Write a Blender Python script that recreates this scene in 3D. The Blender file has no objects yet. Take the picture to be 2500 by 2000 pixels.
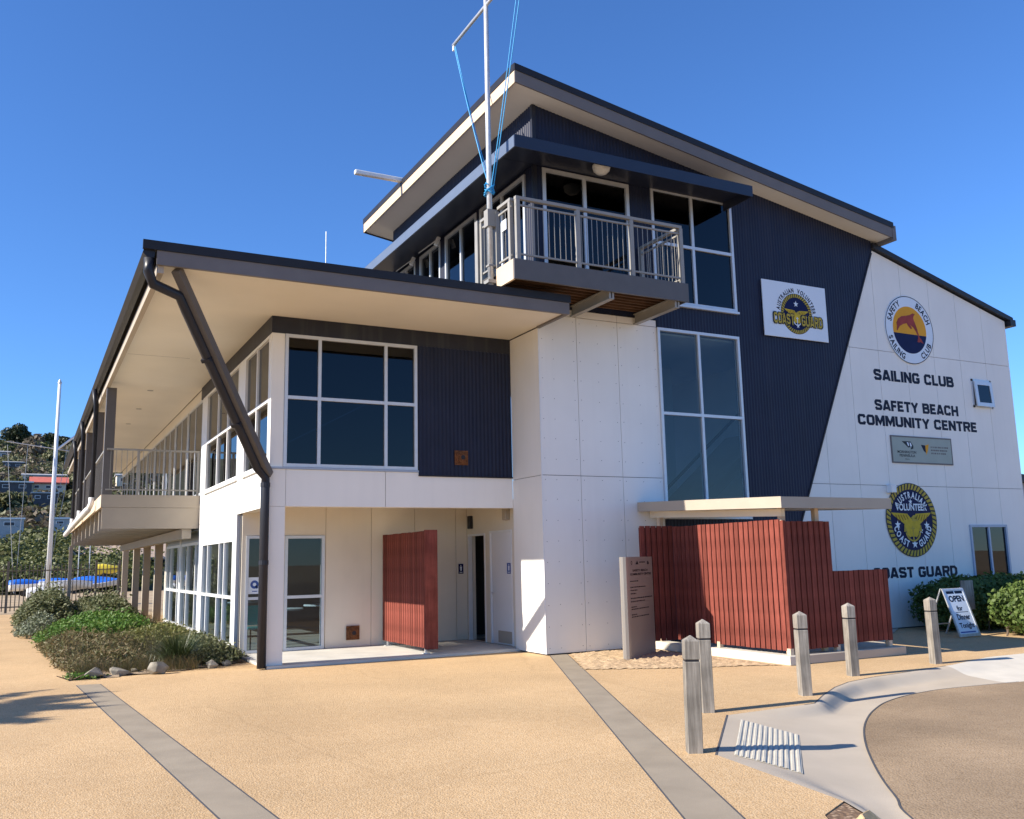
import bpy, bmesh, math, random
import numpy as np
from mathutils import Vector, Matrix
random.seed(7); np.random.seed(7)
sc = bpy.context.scene
C = sc.collection
R = math.radians

# ---------------------------------------------------------------- camera, sky, sun, exposure
cam = bpy.data.cameras.new('camera'); camo = bpy.data.objects.new('camera', cam); C.objects.link(camo)
YAW, PITCH, ROLL, FPX = .4848, .163, -.0216, 2244.68
fw = Vector((math.sin(YAW)*math.cos(PITCH), math.cos(YAW)*math.cos(PITCH), math.sin(PITCH)))
rt0 = Vector((math.cos(YAW), -math.sin(YAW), 0)); up0 = rt0.cross(fw)
rt = math.cos(ROLL)*rt0 + math.sin(ROLL)*up0; up = -math.sin(ROLL)*rt0 + math.cos(ROLL)*up0
m = Matrix((rt, up, -fw)).transposed().to_4x4(); m.translation = Vector((-3.4422, -15.0574, 1.6))
camo.matrix_world = m
cam.sensor_fit = 'HORIZONTAL'; cam.sensor_width = 36; cam.lens = 36*FPX/2500
cam.clip_start = .1; cam.clip_end = 6000
sc.camera = camo

SUN_EL, SUN_AZ = R(31.5), R(3.4)          # rays run towards +X and a little towards -Y
tosun = Vector((-math.cos(SUN_EL)*math.cos(SUN_AZ), math.cos(SUN_EL)*math.sin(SUN_AZ), math.sin(SUN_EL)))
w = bpy.data.worlds.new('World'); sc.world = w; w.use_nodes = True
nt = w.node_tree; nt.nodes.clear()
sky = nt.nodes.new('ShaderNodeTexSky'); sky.sky_type = 'NISHITA'; sky.sun_disc = False
sky.sun_elevation = SUN_EL; sky.sun_rotation = math.atan2(tosun.x, tosun.y)
sky.air_density = 1.0; sky.dust_density = 0.0; sky.ozone_density = 6.0; sky.altitude = 0
bg = nt.nodes.new('ShaderNodeBackground'); bg.inputs['Strength'].default_value = .095
wo = nt.nodes.new('ShaderNodeOutputWorld')
tint = nt.nodes.new('ShaderNodeMix'); tint.data_type = 'RGBA'; tint.blend_type = 'MULTIPLY'; tint.inputs[0].default_value = 1
tint.inputs[7].default_value = (.67, .93, 1.24, 1)          # the clear coastal air's blue, the same all over the sky
nt.links.new(sky.outputs[0], tint.inputs[6]); nt.links.new(tint.outputs[2], bg.inputs[0]); nt.links.new(bg.outputs[0], wo.inputs[0])
sl = bpy.data.lights.new('sun', 'SUN'); sl.energy = 5.0; sl.angle = R(.5); sl.color = (1, .92, .80)
so = bpy.data.objects.new('sun', sl); C.objects.link(so)
so.rotation_euler = tosun.to_track_quat('Z', 'Y').to_euler(); so.location = (-30, 2, 25)
sc.view_settings.view_transform = 'Standard'; sc.view_settings.look = 'None'
sc.view_settings.gamma = 1; sc.view_settings.exposure = .85
sc.cycles.max_bounces = 8; sc.cycles.diffuse_bounces = 4; sc.cycles.transparent_max_bounces = 16

# ---------------------------------------------------------------- materials
MATS = {}
def nodes(name):
    m = bpy.data.materials.new(name); m.use_nodes = True; t = m.node_tree
    b = t.nodes['Principled BSDF']; MATS[name] = m
    return m, t, b
def tex(t, kind, scale, coord=None, **kw):
    n = t.nodes.new(kind); n.inputs['Scale'].default_value = scale
    for k, v in kw.items():
        if k in n.inputs: n.inputs[k].default_value = v
        else: setattr(n, k, v)
    if coord: t.links.new(coord, n.inputs['Vector'])
    return n
def ramp(t, fac, stops):
    n = t.nodes.new('ShaderNodeValToRGB'); e = n.color_ramp.elements
    while len(e) < len(stops): e.new(.5)
    for i, (p, c) in enumerate(stops):
        e[i].position = p; e[i].color = (c[0], c[1], c[2], 1)
    t.links.new(fac, n.inputs[0]); return n
def mixc(t, fac, a, b, mode='MIX'):
    n = t.nodes.new('ShaderNodeMix'); n.data_type = 'RGBA'; n.blend_type = mode
    for s, v in ((n.inputs[0], fac), (n.inputs[6], a), (n.inputs[7], b)):
        if hasattr(v, 'links'): t.links.new(v, s)
        elif isinstance(v, (int, float)): s.default_value = v
        else: s.default_value = (*v, 1)
    return n.outputs[2]
def mat(name, col, rough=.6, var=.08, scale=3., spec=.5, metal=0, bump=0, bscale=60, streak=0, dirt=None):
    m, t, b = nodes(name)
    co = t.nodes.new('ShaderNodeTexCoord').outputs['Object']
    n = tex(t, 'ShaderNodeTexNoise', scale, co, Detail=6.)
    lo = [c*(1-var) for c in col]; hi = [min(1, c*(1+var)) for c in col]
    out = ramp(t, n.outputs[0], [(.3, lo), (.7, hi)]).outputs[0]
    if streak:                                   # rain-washed vertical streaks
        mp = t.nodes.new('ShaderNodeMapping'); mp.inputs['Scale'].default_value = (5, 5, .22)
        t.links.new(co, mp.inputs[0])
        s = tex(t, 'ShaderNodeTexNoise', 1.3, mp.outputs[0], Detail=5.)
        f = ramp(t, s.outputs[0], [(.5, (0, 0, 0)), (.75, (streak,)*3)]).outputs[0]
        out = mixc(t, f, out, dirt or tuple(c*.6 for c in col))
    t.links.new(out, b.inputs['Base Color'])
    b.inputs['Roughness'].default_value = rough; b.inputs['Metallic'].default_value = metal
    b.inputs['Specular IOR Level'].default_value = spec
    if bump:
        nb = tex(t, 'ShaderNodeTexNoise', bscale, co, Detail=4.)
        bp = t.nodes.new('ShaderNodeBump'); bp.inputs['Strength'].default_value = bump; bp.inputs['Distance'].default_value = .01
        t.links.new(nb.outputs[0], bp.inputs['Height']); t.links.new(bp.outputs[0], b.inputs['Normal'])
    return m
mat('white_panel', (.84, .815, .755), .55, .035, .9, .3, streak=.10, dirt=(.60, .58, .53))
mat('white_wall', (.76, .755, .74), .6, .03, 1.5, .3)
mat('cream_wall', (.74, .67, .55), .6, .05, 1.2, .3, streak=.06)
mat('joint', (.07, .07, .075), .8, .1)
mat('soffit', (.74, .70, .61), .7, .04, .8, .2, streak=0)
mat('soffit_pale', (.80, .78, .72), .7, .04, .8, .2)
mat('navy_sheet', (.016, .0205, .043), .5, .12, 2, .22, streak=.12, dirt=(.06, .062, .08))
mat('navy_trim', (.017, .019, .03), .5, .12, 3, .4, streak=.4, dirt=(.085, .09, .08))
mat('awning_navy', (.020, .025, .045), .35, .08, 3, .5)
mat('awning_navy_sunlit', (.12, .15, .21), .35, .05, 3, .4)  # awning navy with sunlight put into the colour, for the left edge
mat('awning_silver', (.36, .42, .52), .35, .05, 3, .5)
mat('black_trim', (.022, .022, .026), .45, .1, 4, .25)
mat('grey_fascia', (.165, .152, .148), .55, .06, 3, .2)
mat('dark_pipe', (.020, .022, .030), .4, .1, 6, .3)
mat('taupe_steel', (.112, .102, .096), .45, .06, 5, .4)
mat('taupe_board', (.40, .345, .275), .6, .05, 2, .3)
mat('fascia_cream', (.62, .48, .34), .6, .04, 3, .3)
mat('rail_grey', (.29, .275, .245), .4, .05, 6, .4)
mat('aluminium', (.62, .64, .66), .35, .04, 8, .5, metal=.25)
mat('white_frame', (.78, .78, .77), .4, .03, 8, .5)
mat('galv', (.55, .56, .57), .4, .12, 14, .5, metal=.5)
mat('pvc_white', (.8, .79, .76), .4, .05, 6, .4)
mat('concrete', (.47, .40, .31), .8, .07, 1.6, .2, bump=.15, bscale=90)
mat('concrete_pale', (.60, .55, .46), .8, .08, 3, .2, bump=.1, bscale=90)
mat('concrete_strip', (.31, .258, .19), .85, .1, 2.5, .2, bump=.15, bscale=120)
mat('slab', (.58, .56, .50), .75, .1, 2.2, .2)
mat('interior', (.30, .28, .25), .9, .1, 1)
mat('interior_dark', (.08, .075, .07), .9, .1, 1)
mat('interior_pale', (.5, .56, .6), .9, .05, 1)
mat('rust', (.17, .07, .03), .85, .45, 22, .2, bump=.4)
mat('downlight', (.35, .34, .32), .5, .1, 5)
mat('sign_white', (.72, .78, .84), .35, .02, 2, .4)
mat('ink_navy', (.010, .014, .034), .5, .05, 4, .15)
mat('ink_black', (.012, .014, .02), .5, .05, 4, .3)
mat('ink_blue', (.05, .10, .32), .5, .05, 4, .3)
mat('emblem_navy', (.008, .012, .065), .5, .08, 6, .12)
mat('emblem_gold', (.46, .34, .05), .5, .15, 12, .15)
mat('emblem_yellow', (.60, .42, .03), .5, .12, 9, .15)
mat('emblem_orange', (.74, .34, .02), .5, .06, 3, .15)
mat('dolphin_red', (.30, .045, .035), .5, .25, 5, .15)
mat('plaque_green', (.33, .37, .32), .45, .05, 3, .3)
mat('pylon_steel', (.36, .325, .28), .4, .05, 1.5, .4, metal=.3)
mat('rope_blue', (.02, .30, .62), .6, .1, 20)
mat('rope_grey', (.3, .32, .34), .6, .1, 20)
mat('blue_tarp', (.015, .13, .55), .5, .25, 6, .4)
mat('hull_white', (.78, .78, .76), .3, .04, 3, .5)
mat('kayak_yellow', (.75, .58, .05), .35, .05, 4, .5)
mat('fence_steel', (.17, .15, .12), .5, .1, 8, .4)
mat('bark', (.13, .095, .07), .9, .3, 12, .1, bump=.4, bscale=30)
mat('rock', (.25, .225, .18), .9, .4, 6, .1, bump=.5, bscale=24)
mat('rock_yellow', (.48, .36, .20), .9, .25, 9, .1, bump=.4, bscale=30)
mat('house_wall', (.55, .53, .5), .8, .08, 1)
mat('house_cream', (.66, .58, .45), .8, .08, 1)
mat('roof_red', (.52, .13, .09), .8, .12, 2)
mat('roof_grey', (.42, .42, .42), .7, .1, 2)
mat('roof_tan', (.42, .32, .24), .8, .15, 3)
mat('house_dark', (.06, .06, .07), .6, .2, 2)
mat('lamp_glass', (.75, .74, .70), .3, .03, 3)
mat('teal_plastic', (.03, .35, .36), .4, .05, 3)
mat('soil', (.33, .25, .17), .95, .3, 9, .1, bump=.8, bscale=35)

def wood(name, c1, c2, groove=(0, 0, 0), rough=.75, sc_=(26, 26, 1.6)):
    m, t, b = nodes(name)
    co = t.nodes.new('ShaderNodeTexCoord').outputs['Object']
    mp = t.nodes.new('ShaderNodeMapping'); mp.inputs['Scale'].default_value = sc_; t.links.new(co, mp.inputs[0])
    n = tex(t, 'ShaderNodeTexNoise', 1.6, mp.outputs[0], Detail=8., Roughness=.65)
    g = tex(t, 'ShaderNodeTexNoise', 3.5, co, Detail=4.)
    a = ramp(t, n.outputs[0], [(.28, c1), (.72, c2)]).outputs[0]
    oi = t.nodes.new('ShaderNodeObjectInfo')
    v = ramp(t, oi.outputs['Random'], [(0, (.76,)*3), (1, (1.12,)*3)]).outputs[0]
    a = mixc(t, 1., a, v, 'MULTIPLY')
    gg = ramp(t, g.outputs[0], [(.35, (.66,)*3), (.65, (1.08,)*3)]).outputs[0]
    a = mixc(t, .8, a, gg, 'MULTIPLY')
    t.links.new(a, b.inputs['Base Color']); b.inputs['Roughness'].default_value = rough
    b.inputs['Specular IOR Level'].default_value = .1
    bp = t.nodes.new('ShaderNodeBump'); bp.inputs['Strength'].default_value = .35; bp.inputs['Distance'].default_value = .004
    t.links.new(n.outputs[0], bp.inputs['Height']); t.links.new(bp.outputs[0], b.inputs['Normal'])
wood('red_timber', (.145, .036, .026), (.275, .079, .058))
wood('grey_timber', (.17, .15, .125), (.44, .40, .345))
wood('deck_timber', (.08, .042, .022), (.15, .08, .045), sc_=(1.6, 26, 26))

def aggregate(name, cols, pale, scale=75., bump=.6, blotch=.12, cracks=False):
    m, t, b = nodes(name)
    co = t.nodes.new('ShaderNodeTexCoord').outputs['Object']
    v = tex(t, 'ShaderNodeTexVoronoi', scale, co)
    sep = t.nodes.new('ShaderNodeSeparateColor'); t.links.new(v.outputs['Color'], sep.inputs[0])
    peb = ramp(t, sep.outputs[0], [(i/(len(cols)-1), c) for i, c in enumerate(cols)]).outputs[0]
    edge = ramp(t, v.outputs['Distance'], [(.25, (0, 0, 0)), (.62, (1, 1, 1))]).outputs[0]
    c = mixc(t, edge, peb, pale)
    big = tex(t, 'ShaderNodeTexNoise', .55, co, Detail=5.)
    bl = ramp(t, big.outputs[0], [(.3, (1-blotch,)*3), (.7, (1+blotch*.4,)*3)]).outputs[0]
    c = mixc(t, 1., c, bl, 'MULTIPLY')
    mid = tex(t, 'ShaderNodeTexNoise', 9., co, Detail=4.)
    st = ramp(t, mid.outputs[0], [(.3, (.92, .91, .9)), (.65, (1, 1, 1))]).outputs[0]
    c = mixc(t, 1., c, st, 'MULTIPLY')
    if cracks:
        wv = tex(t, 'ShaderNodeTexNoise', 1.3, co, Detail=5.); ad = t.nodes.new('ShaderNodeVectorMath'); ad.operation = 'MULTIPLY_ADD'
        ad.inputs[1].default_value = (.35, .35, 0); t.links.new(wv.outputs[1], ad.inputs[0]); t.links.new(co, ad.inputs[2])
        ce = tex(t, 'ShaderNodeTexVoronoi', .16, ad.outputs[0], feature='DISTANCE_TO_EDGE')
        cf = ramp(t, ce.outputs['Distance'], [(.0, (.88, .87, .86)), (.0018, (1, 1, 1))]).outputs[0]; c = mixc(t, .8, c, cf, 'MULTIPLY')
        s2 = tex(t, 'ShaderNodeTexNoise', .23, co, Detail=8., Roughness=.6); sf = ramp(t, s2.outputs[0], [(.36, (.86, .85, .84)), (.52, (1, 1, 1))]).outputs[0]; c = mixc(t, .9, c, sf, 'MULTIPLY')
        s3 = tex(t, 'ShaderNodeTexNoise', 3.1, co, Detail=3.); gf = ramp(t, s3.outputs[0], [(.70, (1, 1, 1)), (.76, (.80, .78, .76))]).outputs[0]; c = mixc(t, .6, c, gf, 'MULTIPLY')
    t.links.new(c, b.inputs['Base Color']); b.inputs['Roughness'].default_value = .85
    b.inputs['Specular IOR Level'].default_value = .2
    bp = t.nodes.new('ShaderNodeBump'); bp.inputs['Strength'].default_value = bump; bp.inputs['Distance'].default_value = .006
    bp.invert = True
    t.links.new(v.outputs['Distance'], bp.inputs['Height']); t.links.new(bp.outputs[0], b.inputs['Normal'])
aggregate('aggregate', [(.365, .23, .11), (.54, .36, .18), (.62, .445, .248), (.72, .552, .352), (.415, .278, .146)], (.59, .40, .213), cracks=True)
aggregate('road_seal', [(.235, .165, .098), (.365, .262, .162), (.43, .325, .215), (.30, .212, .135)], (.365, .262, .162), 60, .7, .3, True)
aggregate('sand', [(.42, .31, .19), (.50, .38, .24), (.36, .26, .15)], (.46, .35, .22), 14, .3, .25)
aggregate('mulch', [(.16, .10, .06), (.30, .20, .12), (.46, .34, .23), (.22, .14, .085)], (.17, .11, .07), 34, 1., .2)

def foliage(name, cols, trans=.25, rough=.55):
    m, t, b = nodes(name)
    g = t.nodes.new('ShaderNodeNewGeometry')
    c = ramp(t, g.outputs['Random Per Island'], [(i/(len(cols)-1), cc) for i, cc in enumerate(cols)]).outputs[0]
    t.links.new(c, b.inputs['Base Color']); b.inputs['Roughness'].default_value = rough
    b.inputs['Specular IOR Level'].default_value = .3
    tr = t.nodes.new('ShaderNodeBsdfTranslucent'); t.links.new(c, tr.inputs[0])
    mx = t.nodes.new('ShaderNodeMixShader'); mx.inputs[0].default_value = trans
    t.links.new(b.outputs[0], mx.inputs[1]); t.links.new(tr.outputs[0], mx.inputs[2])
    t.links.new(mx.outputs[0], t.nodes['Material Output'].inputs[0])
foliage('leaf_greygreen', [(.065, .08, .03), (.13, .145, .06), (.21, .21, .11), (.09, .105, .04)])
foliage('leaf_silver', [(.14, .16, .10), (.25, .27, .19), (.10, .12, .06), (.12, .135, .06)])
foliage('leaf_bright', [(.05, .12, .015), (.10, .20, .03), (.07, .15, .02), (.16, .22, .05)])
foliage('leaf_olive', [(.12, .13, .035), (.21, .20, .06), (.09, .115, .03), (.25, .21, .085)])
foliage('leaf_heath', [(.10, .105, .035), (.17, .12, .055), (.13, .12, .045), (.24, .165, .09), (.085, .095, .03), (.19, .16, .07)])
foliage('leaf_tussock', [(.02, .035, .012), (.045, .065, .02), (.08, .10, .04)], .15, .4)
foliage('leaf_hedge', [(.045, .085, .015), (.09, .14, .03), (.14, .19, .05), (.06, .10, .02)])
foliage('leaf_pine', [(.018, .03, .012), (.035, .05, .02), (.05, .06, .028)], .1)
foliage('leaf_scrub', [(.075, .085, .032), (.135, .145, .06), (.19, .185, .095), (.10, .11, .045)], .25)
foliage('leaf_brownscrub', [(.11, .09, .06), (.17, .135, .095), (.10, .095, .055)], .2)
foliage('leaf_moss', [(.08, .10, .025), (.15, .16, .05), (.11, .12, .035), (.06, .075, .02)], .2)

def glass(name, tint, refl=1.0, ior=1.5, rough=0.0):
    m = bpy.data.materials.new(name); m.use_nodes = True; t = m.node_tree; t.nodes.clear(); MATS[name] = m
    o = t.nodes.new('ShaderNodeOutputMaterial'); tr = t.nodes.new('ShaderNodeBsdfTransparent'); tr.inputs[0].default_value = (*tint, 1)
    gl = t.nodes.new('ShaderNodeBsdfGlossy'); gl.inputs['Roughness'].default_value = rough; gl.inputs[0].default_value = (.95, .97, 1, 1)
    co = t.nodes.new('ShaderNodeTexCoord').outputs['Object']      # slight waviness of float glass
    n = tex(t, 'ShaderNodeTexNoise', .9, co, Detail=1.)
    bp = t.nodes.new('ShaderNodeBump'); bp.inputs['Strength'].default_value = .05; bp.inputs['Distance'].default_value = .02
    t.links.new(n.outputs[0], bp.inputs['Height']); t.links.new(bp.outputs[0], gl.inputs['Normal'])
    fr = t.nodes.new('ShaderNodeFresnel'); fr.inputs[0].default_value = ior
    ge = t.nodes.new('ShaderNodeNewGeometry')
    inv = t.nodes.new('ShaderNodeMath'); inv.operation = 'SUBTRACT'; inv.inputs[0].default_value = refl
    t.links.new(ge.outputs['Backfacing'], inv.inputs[1])
    mu = t.nodes.new('ShaderNodeMath'); mu.operation = 'MULTIPLY'; mu.use_clamp = True
    t.links.new(fr.outputs[0], mu.inputs[0]); t.links.new(inv.outputs[0], mu.inputs[1])
    mx = t.nodes.new('ShaderNodeMixShader'); t.links.new(mu.outputs[0], mx.inputs[0])
    t.links.new(tr.outputs[0], mx.inputs[1]); t.links.new(gl.outputs[0], mx.inputs[2]); t.links.new(mx.outputs[0], o.inputs[0])
glass('glass_dark', (.10, .115, .14), .9, 1.5)
glass('glass_clear', (.72, .78, .80), 1.0, 1.55)

# ---------------------------------------------------------------- mesh helpers
class MB:
    def __init__(s): s.v = []; s.f = []
    def add(s, vs, fs):
        o = len(s.v); s.v += [tuple(p) for p in vs]; s.f += [tuple(i+o for i in f) for f in fs]; return s
    def box(s, x0, x1, y0, y1, z0, z1):
        x0, x1 = sorted((x0, x1)); y0, y1 = sorted((y0, y1)); z0, z1 = sorted((z0, z1))
        return s.add([(x0,y0,z0),(x1,y0,z0),(x1,y1,z0),(x0,y1,z0),(x0,y0,z1),(x1,y0,z1),(x1,y1,z1),(x0,y1,z1)],
                     [(0,3,2,1),(4,5,6,7),(0,1,5,4),(1,2,6,5),(2,3,7,6),(3,0,4,7)])
    def prism(s, poly, fa, fb):
        """poly of 2-D points; fa/fb map a 2-D point to the two end faces"""
        n = len(poly)
        vs = [fa(*p) for p in poly] + [fb(*p) for p in poly]
        return s.add(vs, [tuple(range(n))[::-1], tuple(range(n, 2*n))] + [(i, (i+1) % n, n+(i+1) % n, n+i) for i in range(n)])
    def xz(s, poly, y0, y1): return s.prism(poly, lambda a, b: (a, y0, b), lambda a, b: (a, y1, b))
    def yz(s, poly, x0, x1): return s.prism(poly, lambda a, b: (x0, a, b), lambda a, b: (x1, a, b))
    def xy(s, poly, z0, z1): return s.prism(poly, lambda a, b: (a, b, z0), lambda a, b: (a, b, z1))
    def tube(s, pts, r, n=10, r2=None, cap=True):
        pts = [Vector(p) for p in pts]; rings = []
        for i, p in enumerate(pts):
            d = (pts[min(i+1, len(pts)-1)] - pts[max(i-1, 0)]).normalized()
            a = d.cross(Vector((0, 0, 1)))
            if a.length < 1e-3: a = Vector((1, 0, 0))
            a.normalize(); b = d.cross(a)
            rr = r if r2 is None else r + (r2-r)*i/(len(pts)-1)
            rings.append([p + (a*math.cos(2*math.pi*k/n) + b*math.sin(2*math.pi*k/n))*rr for k in range(n)])
        vs = [q for ring in rings for q in ring]; fs = []
        for i in range(len(pts)-1):
            for k in range(n): fs.append((i*n+k, i*n+(k+1) % n, (i+1)*n+(k+1) % n, (i+1)*n+k))
        if cap: fs += [tuple(range(n))[::-1], tuple(range((len(pts)-1)*n, len(pts)*n))]
        return s.add(vs, fs)
    def bar(s, p0, p1, wx, wy, upv=(0, 0, 1)):
        p0 = Vector(p0); p1 = Vector(p1); d = (p1-p0).normalized(); a = d.cross(Vector(upv))
        if a.length < 1e-3: a = d.cross(Vector((1, 0, 0)))
        a.normalize(); b = d.cross(a); a *= wx/2; b *= wy/2
        vs = [p0-a-b, p0+a-b, p0+a+b, p0-a+b, p1-a-b, p1+a-b, p1+a+b, p1-a+b]
        return s.add(vs, [(0,3,2,1),(4,5,6,7),(0,1,5,4),(1,2,6,5),(2,3,7,6),(3,0,4,7)])
    def mesh(s, name, smooth=False):
        me = bpy.data.meshes.new(name); me.from_pydata(s.v, [], s.f)
        bm = bmesh.new(); bm.from_mesh(me); bmesh.ops.recalc_face_normals(bm, faces=bm.faces); bm.to_mesh(me); bm.free()
        if smooth: me.polygons.foreach_set('use_smooth', [True]*len(me.polygons))
        return me
def obj(name, data, m, parent=None, kind=None):
    if isinstance(data, MB): data = data.mesh(name)
    o = bpy.data.objects.new(name, data); C.objects.link(o)
    if m is not None:
        if not data.materials: data.materials.append(MATS[m])
    if parent: o.parent = parent
    if kind: o['kind'] = kind
    return o
def tag(o, label, cat, group=None):
    o['label'] = label; o['category'] = cat
    if group: o['group'] = group
    return o
def thing(name, label, cat, group=None):
    o = bpy.data.objects.new(name, None); C.objects.link(o); o.empty_display_size = .2
    return tag(o, label, cat, group)
def rebase(root, loc):
    """put the Empty at the thing's base while the parts stay where they were built"""
    root.location = loc; inv = Matrix.Translation(Vector(loc)).inverted()
    for ch in root.children: ch.matrix_parent_inverse = inv
def struct(name, data, m): return obj(name, data, m, None, 'structure')
def copy_tree(o, parent=None):
    c = o.copy(); C.objects.link(c); c.parent = parent
    for ch in list(o.children): copy_tree(ch, c)
    return c
def bevel(me, wd, seg=1):
    bm = bmesh.new(); bm.from_mesh(me); bmesh.ops.bevel(bm, geom=bm.edges[:], offset=wd, segments=seg, affect='EDGES', profile=.5); bm.to_mesh(me); bm.free(); return me
def clip(poly, a, b, c):                         # keep a*x+b*z <= c
    out = []
    for i in range(len(poly)):
        p, q = poly[i], poly[(i+1) % len(poly)]
        dp = a*p[0]+b*p[1]-c; dq = a*q[0]+b*q[1]-c
        if dp <= 1e-9: out.append(p)
        if (dp < -1e-9 and dq > 1e-9) or (dp > 1e-9 and dq < -1e-9):
            u = dp/(dp-dq); out.append((p[0]+(q[0]-p[0])*u, p[1]+(q[1]-p[1])*u))
    return out
def minus(poly, rects):
    polys = [poly]
    for (x0, x1, z0, z1) in rects:
        nxt = []
        for p in polys:
            if len(p) < 3: continue
            xs = [q[0] for q in p]; zs = [q[1] for q in p]
            if max(xs) <= x0 or min(xs) >= x1 or max(zs) <= z0 or min(zs) >= z1: nxt.append(p); continue
            nxt += [clip(p, 1, 0, x0), clip(p, -1, 0, -x1)]
            mid = clip(clip(p, 1, 0, x1), -1, 0, -x0)
            nxt += [clip(mid, 0, 1, z0), clip(mid, 0, -1, -z1)]
        polys = [p for p in nxt if len(p) >= 3]
    return polys
def rect(x0, x1, z0, z1): return [(x0, z0), (x1, z0), (x1, z1), (x0, z1)]

def window(parent, axis, pl, a0, a1, z0, z1, mull=(), trans=(), f=.05, depth=.07, fm='aluminium', gm='glass_dark', inset=.035, mul_by_row=None, sill=True, name='window'):
    """axis 'y' faces -Y at y=pl, axis 'x' faces -X at x=pl. The window is its frame; every pane is a child."""
    B = MB()
    def bx(u0, u1, w0, w1, d0, d1, t=None):
        t = B if t is None else t
        if axis == 'y': t.box(u0, u1, pl+d0, pl+d1, w0, w1)
        else: t.box(pl+d0, pl+d1, u0, u1, w0, w1)
    bx(a0, a0+f, z0, z1, -.012, depth); bx(a1-f, a1, z0, z1, -.012, depth)
    bx(a0+f, a1-f, z0, z0+f, -.012, depth); bx(a0+f, a1-f, z1-f, z1, -.012, depth)
    rows = [z0+f] + [x for t_ in trans for x in (t_-f/2, t_+f/2)] + [z1-f]
    for t_ in trans: bx(a0+f, a1-f, t_-f/2, t_+f/2, -.006, depth)
    panes = []
    for r in range(0, len(rows), 2):
        ms = (mul_by_row[r//2] if mul_by_row else mull)
        for mm in ms: bx(mm-f/2, mm+f/2, rows[r], rows[r+1], -.003, depth)
        cols = [a0+f] + [x for mm in ms for x in (mm-f/2, mm+f/2)] + [a1-f]
        for k in range(0, len(cols), 2): panes.append((cols[k], cols[k+1], rows[r], rows[r+1]))
    if sill: bx(a0-.02, a1+.02, z0-.045, z0-.001, -.05, depth)
    o = obj(name, B, fm, parent)
    for (u0, u1, w0, w1) in panes:
        P = MB(); bx(u0-.006, u1+.006, w0-.006, w1+.006, inset, inset+.006, P); obj('pane', P, gm, o)
    return o

def corrugated(axis, pl, a0, a1, zint, pitch=.076, amp=.009, seg=6):
    """real corrugated sheet; zint(a) -> list of (zlow, zhigh) at position a"""
    n = max(2, int((a1-a0)/pitch*seg)); B = MB()
    for i in range(n):
        p, q = a0+(a1-a0)*i/n, a0+(a1-a0)*(i+1)/n
        dp, dq = (-amp*(1+math.cos(2*math.pi*x/pitch)) for x in (p, q))
        ip, iq = zint(p+1e-6), zint(q-1e-6)
        if len(ip) != len(iq): iq = ip if len(ip) < len(iq) else iq; ip = iq if len(ip) != len(iq) else ip
        for (l0, h0), (l1, h1) in zip(ip, iq):
            if axis == 'y': B.add([(p, pl+dp, l0), (q, pl+dq, l1), (q, pl+dq, h1), (p, pl+dp, h0)], [(0, 1, 2, 3)])
            else: B.add([(pl+dp, p, l0), (pl+dq, q, l1), (pl+dq, q, h1), (pl+dp, p, h0)], [(0, 3, 2, 1)])
    me = bpy.data.meshes.new('sheet'); me.from_pydata(B.v, [], B.f)
    bm = bmesh.new(); bm.from_mesh(me); bmesh.ops.remove_doubles(bm, verts=bm.verts, dist=1e-5); bm.to_mesh(me); bm.free()
    me.polygons.foreach_set('use_smooth', [True]*len(me.polygons)); return me
def sub_int(lo, hi, holes):
    out = [(lo, hi)]
    for a, b in holes:
        nx = []
        for l, h in out:
            if b <= l or a >= h: nx.append((l, h)); continue
            if a > l: nx.append((l, a))
            if b < h: nx.append((b, h))
        out = nx
    return out

_tc = {}
def glyphs(s, bold=0.):
    k = (s, bold)
    if k not in _tc:
        cu = bpy.data.curves.new('glyph', 'FONT'); cu.body = s; cu.offset = bold; cu.resolution_u = 4
        ob = bpy.data.objects.new('glyph', cu); me = bpy.data.meshes.new_from_object(ob)
        v = [tuple(x.co[:2]) for x in me.vertices]; f = [tuple(p.vertices) for p in me.polygons]
        bpy.data.objects.remove(ob); bpy.data.curves.remove(cu); bpy.data.meshes.remove(me)
        xs = [p[0] for p in v] or [0]; ys = [p[1] for p in v] or [0]
        _tc[k] = (v, f, (min(xs), max(xs), min(ys), max(ys)))
    return _tc[k]
def text_fit(B, s, fn, u0, u1, w0, w1, bold=0.):
    """fit the words into the rectangle u0..u1, w0..w1; fn maps (u,w) to a point"""
    v, f, (a, b, c, d) = glyphs(s, bold)
    B.add([fn(u0+(x-a)/(b-a)*(u1-u0), w0+(y-c)/(d-c)*(w1-w0)) for x, y in v], f)
def text_arc(B, s, fn, cx, cz, r, ang0, ang1, h, bold=0., inside=False, wid=.8):
    """letters from ang0 to ang1 (degrees, clockwise from the top); inside=True reads along the bottom"""
    ws = [(glyphs(ch, bold)[2] if ch != ' ' else (0, .3, 0, .7)) for ch in s]
    wd = [(q[1]-q[0])+.10 for q in ws]; tot = sum(wd); acc = 0
    for ch, q, wdt in zip(s, ws, wd):
        mid = (acc+wdt/2)/tot; acc += wdt
        a = R(ang0+(ang1-ang0)*mid)
        if ch == ' ': continue
        v, f, (x0, x1, y0, y1) = glyphs(ch, bold); sca = h/.73
        rx, rz = math.sin(a), math.cos(a)
        tx, tz = (math.cos(a), -math.sin(a)) if not inside else (-math.cos(a), math.sin(a))
        ox, oz = (rx, rz) if not inside else (-rx, -rz)
        pts = []
        for x, y in v:
            lx = (x-(x0+x1)/2)*sca*wid; ly = (y-.365)*sca
            pts.append(fn(cx+rx*r+tx*lx+ox*ly, cz+rz*r+tz*lx+oz*ly))
        B.add(pts, f)
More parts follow.
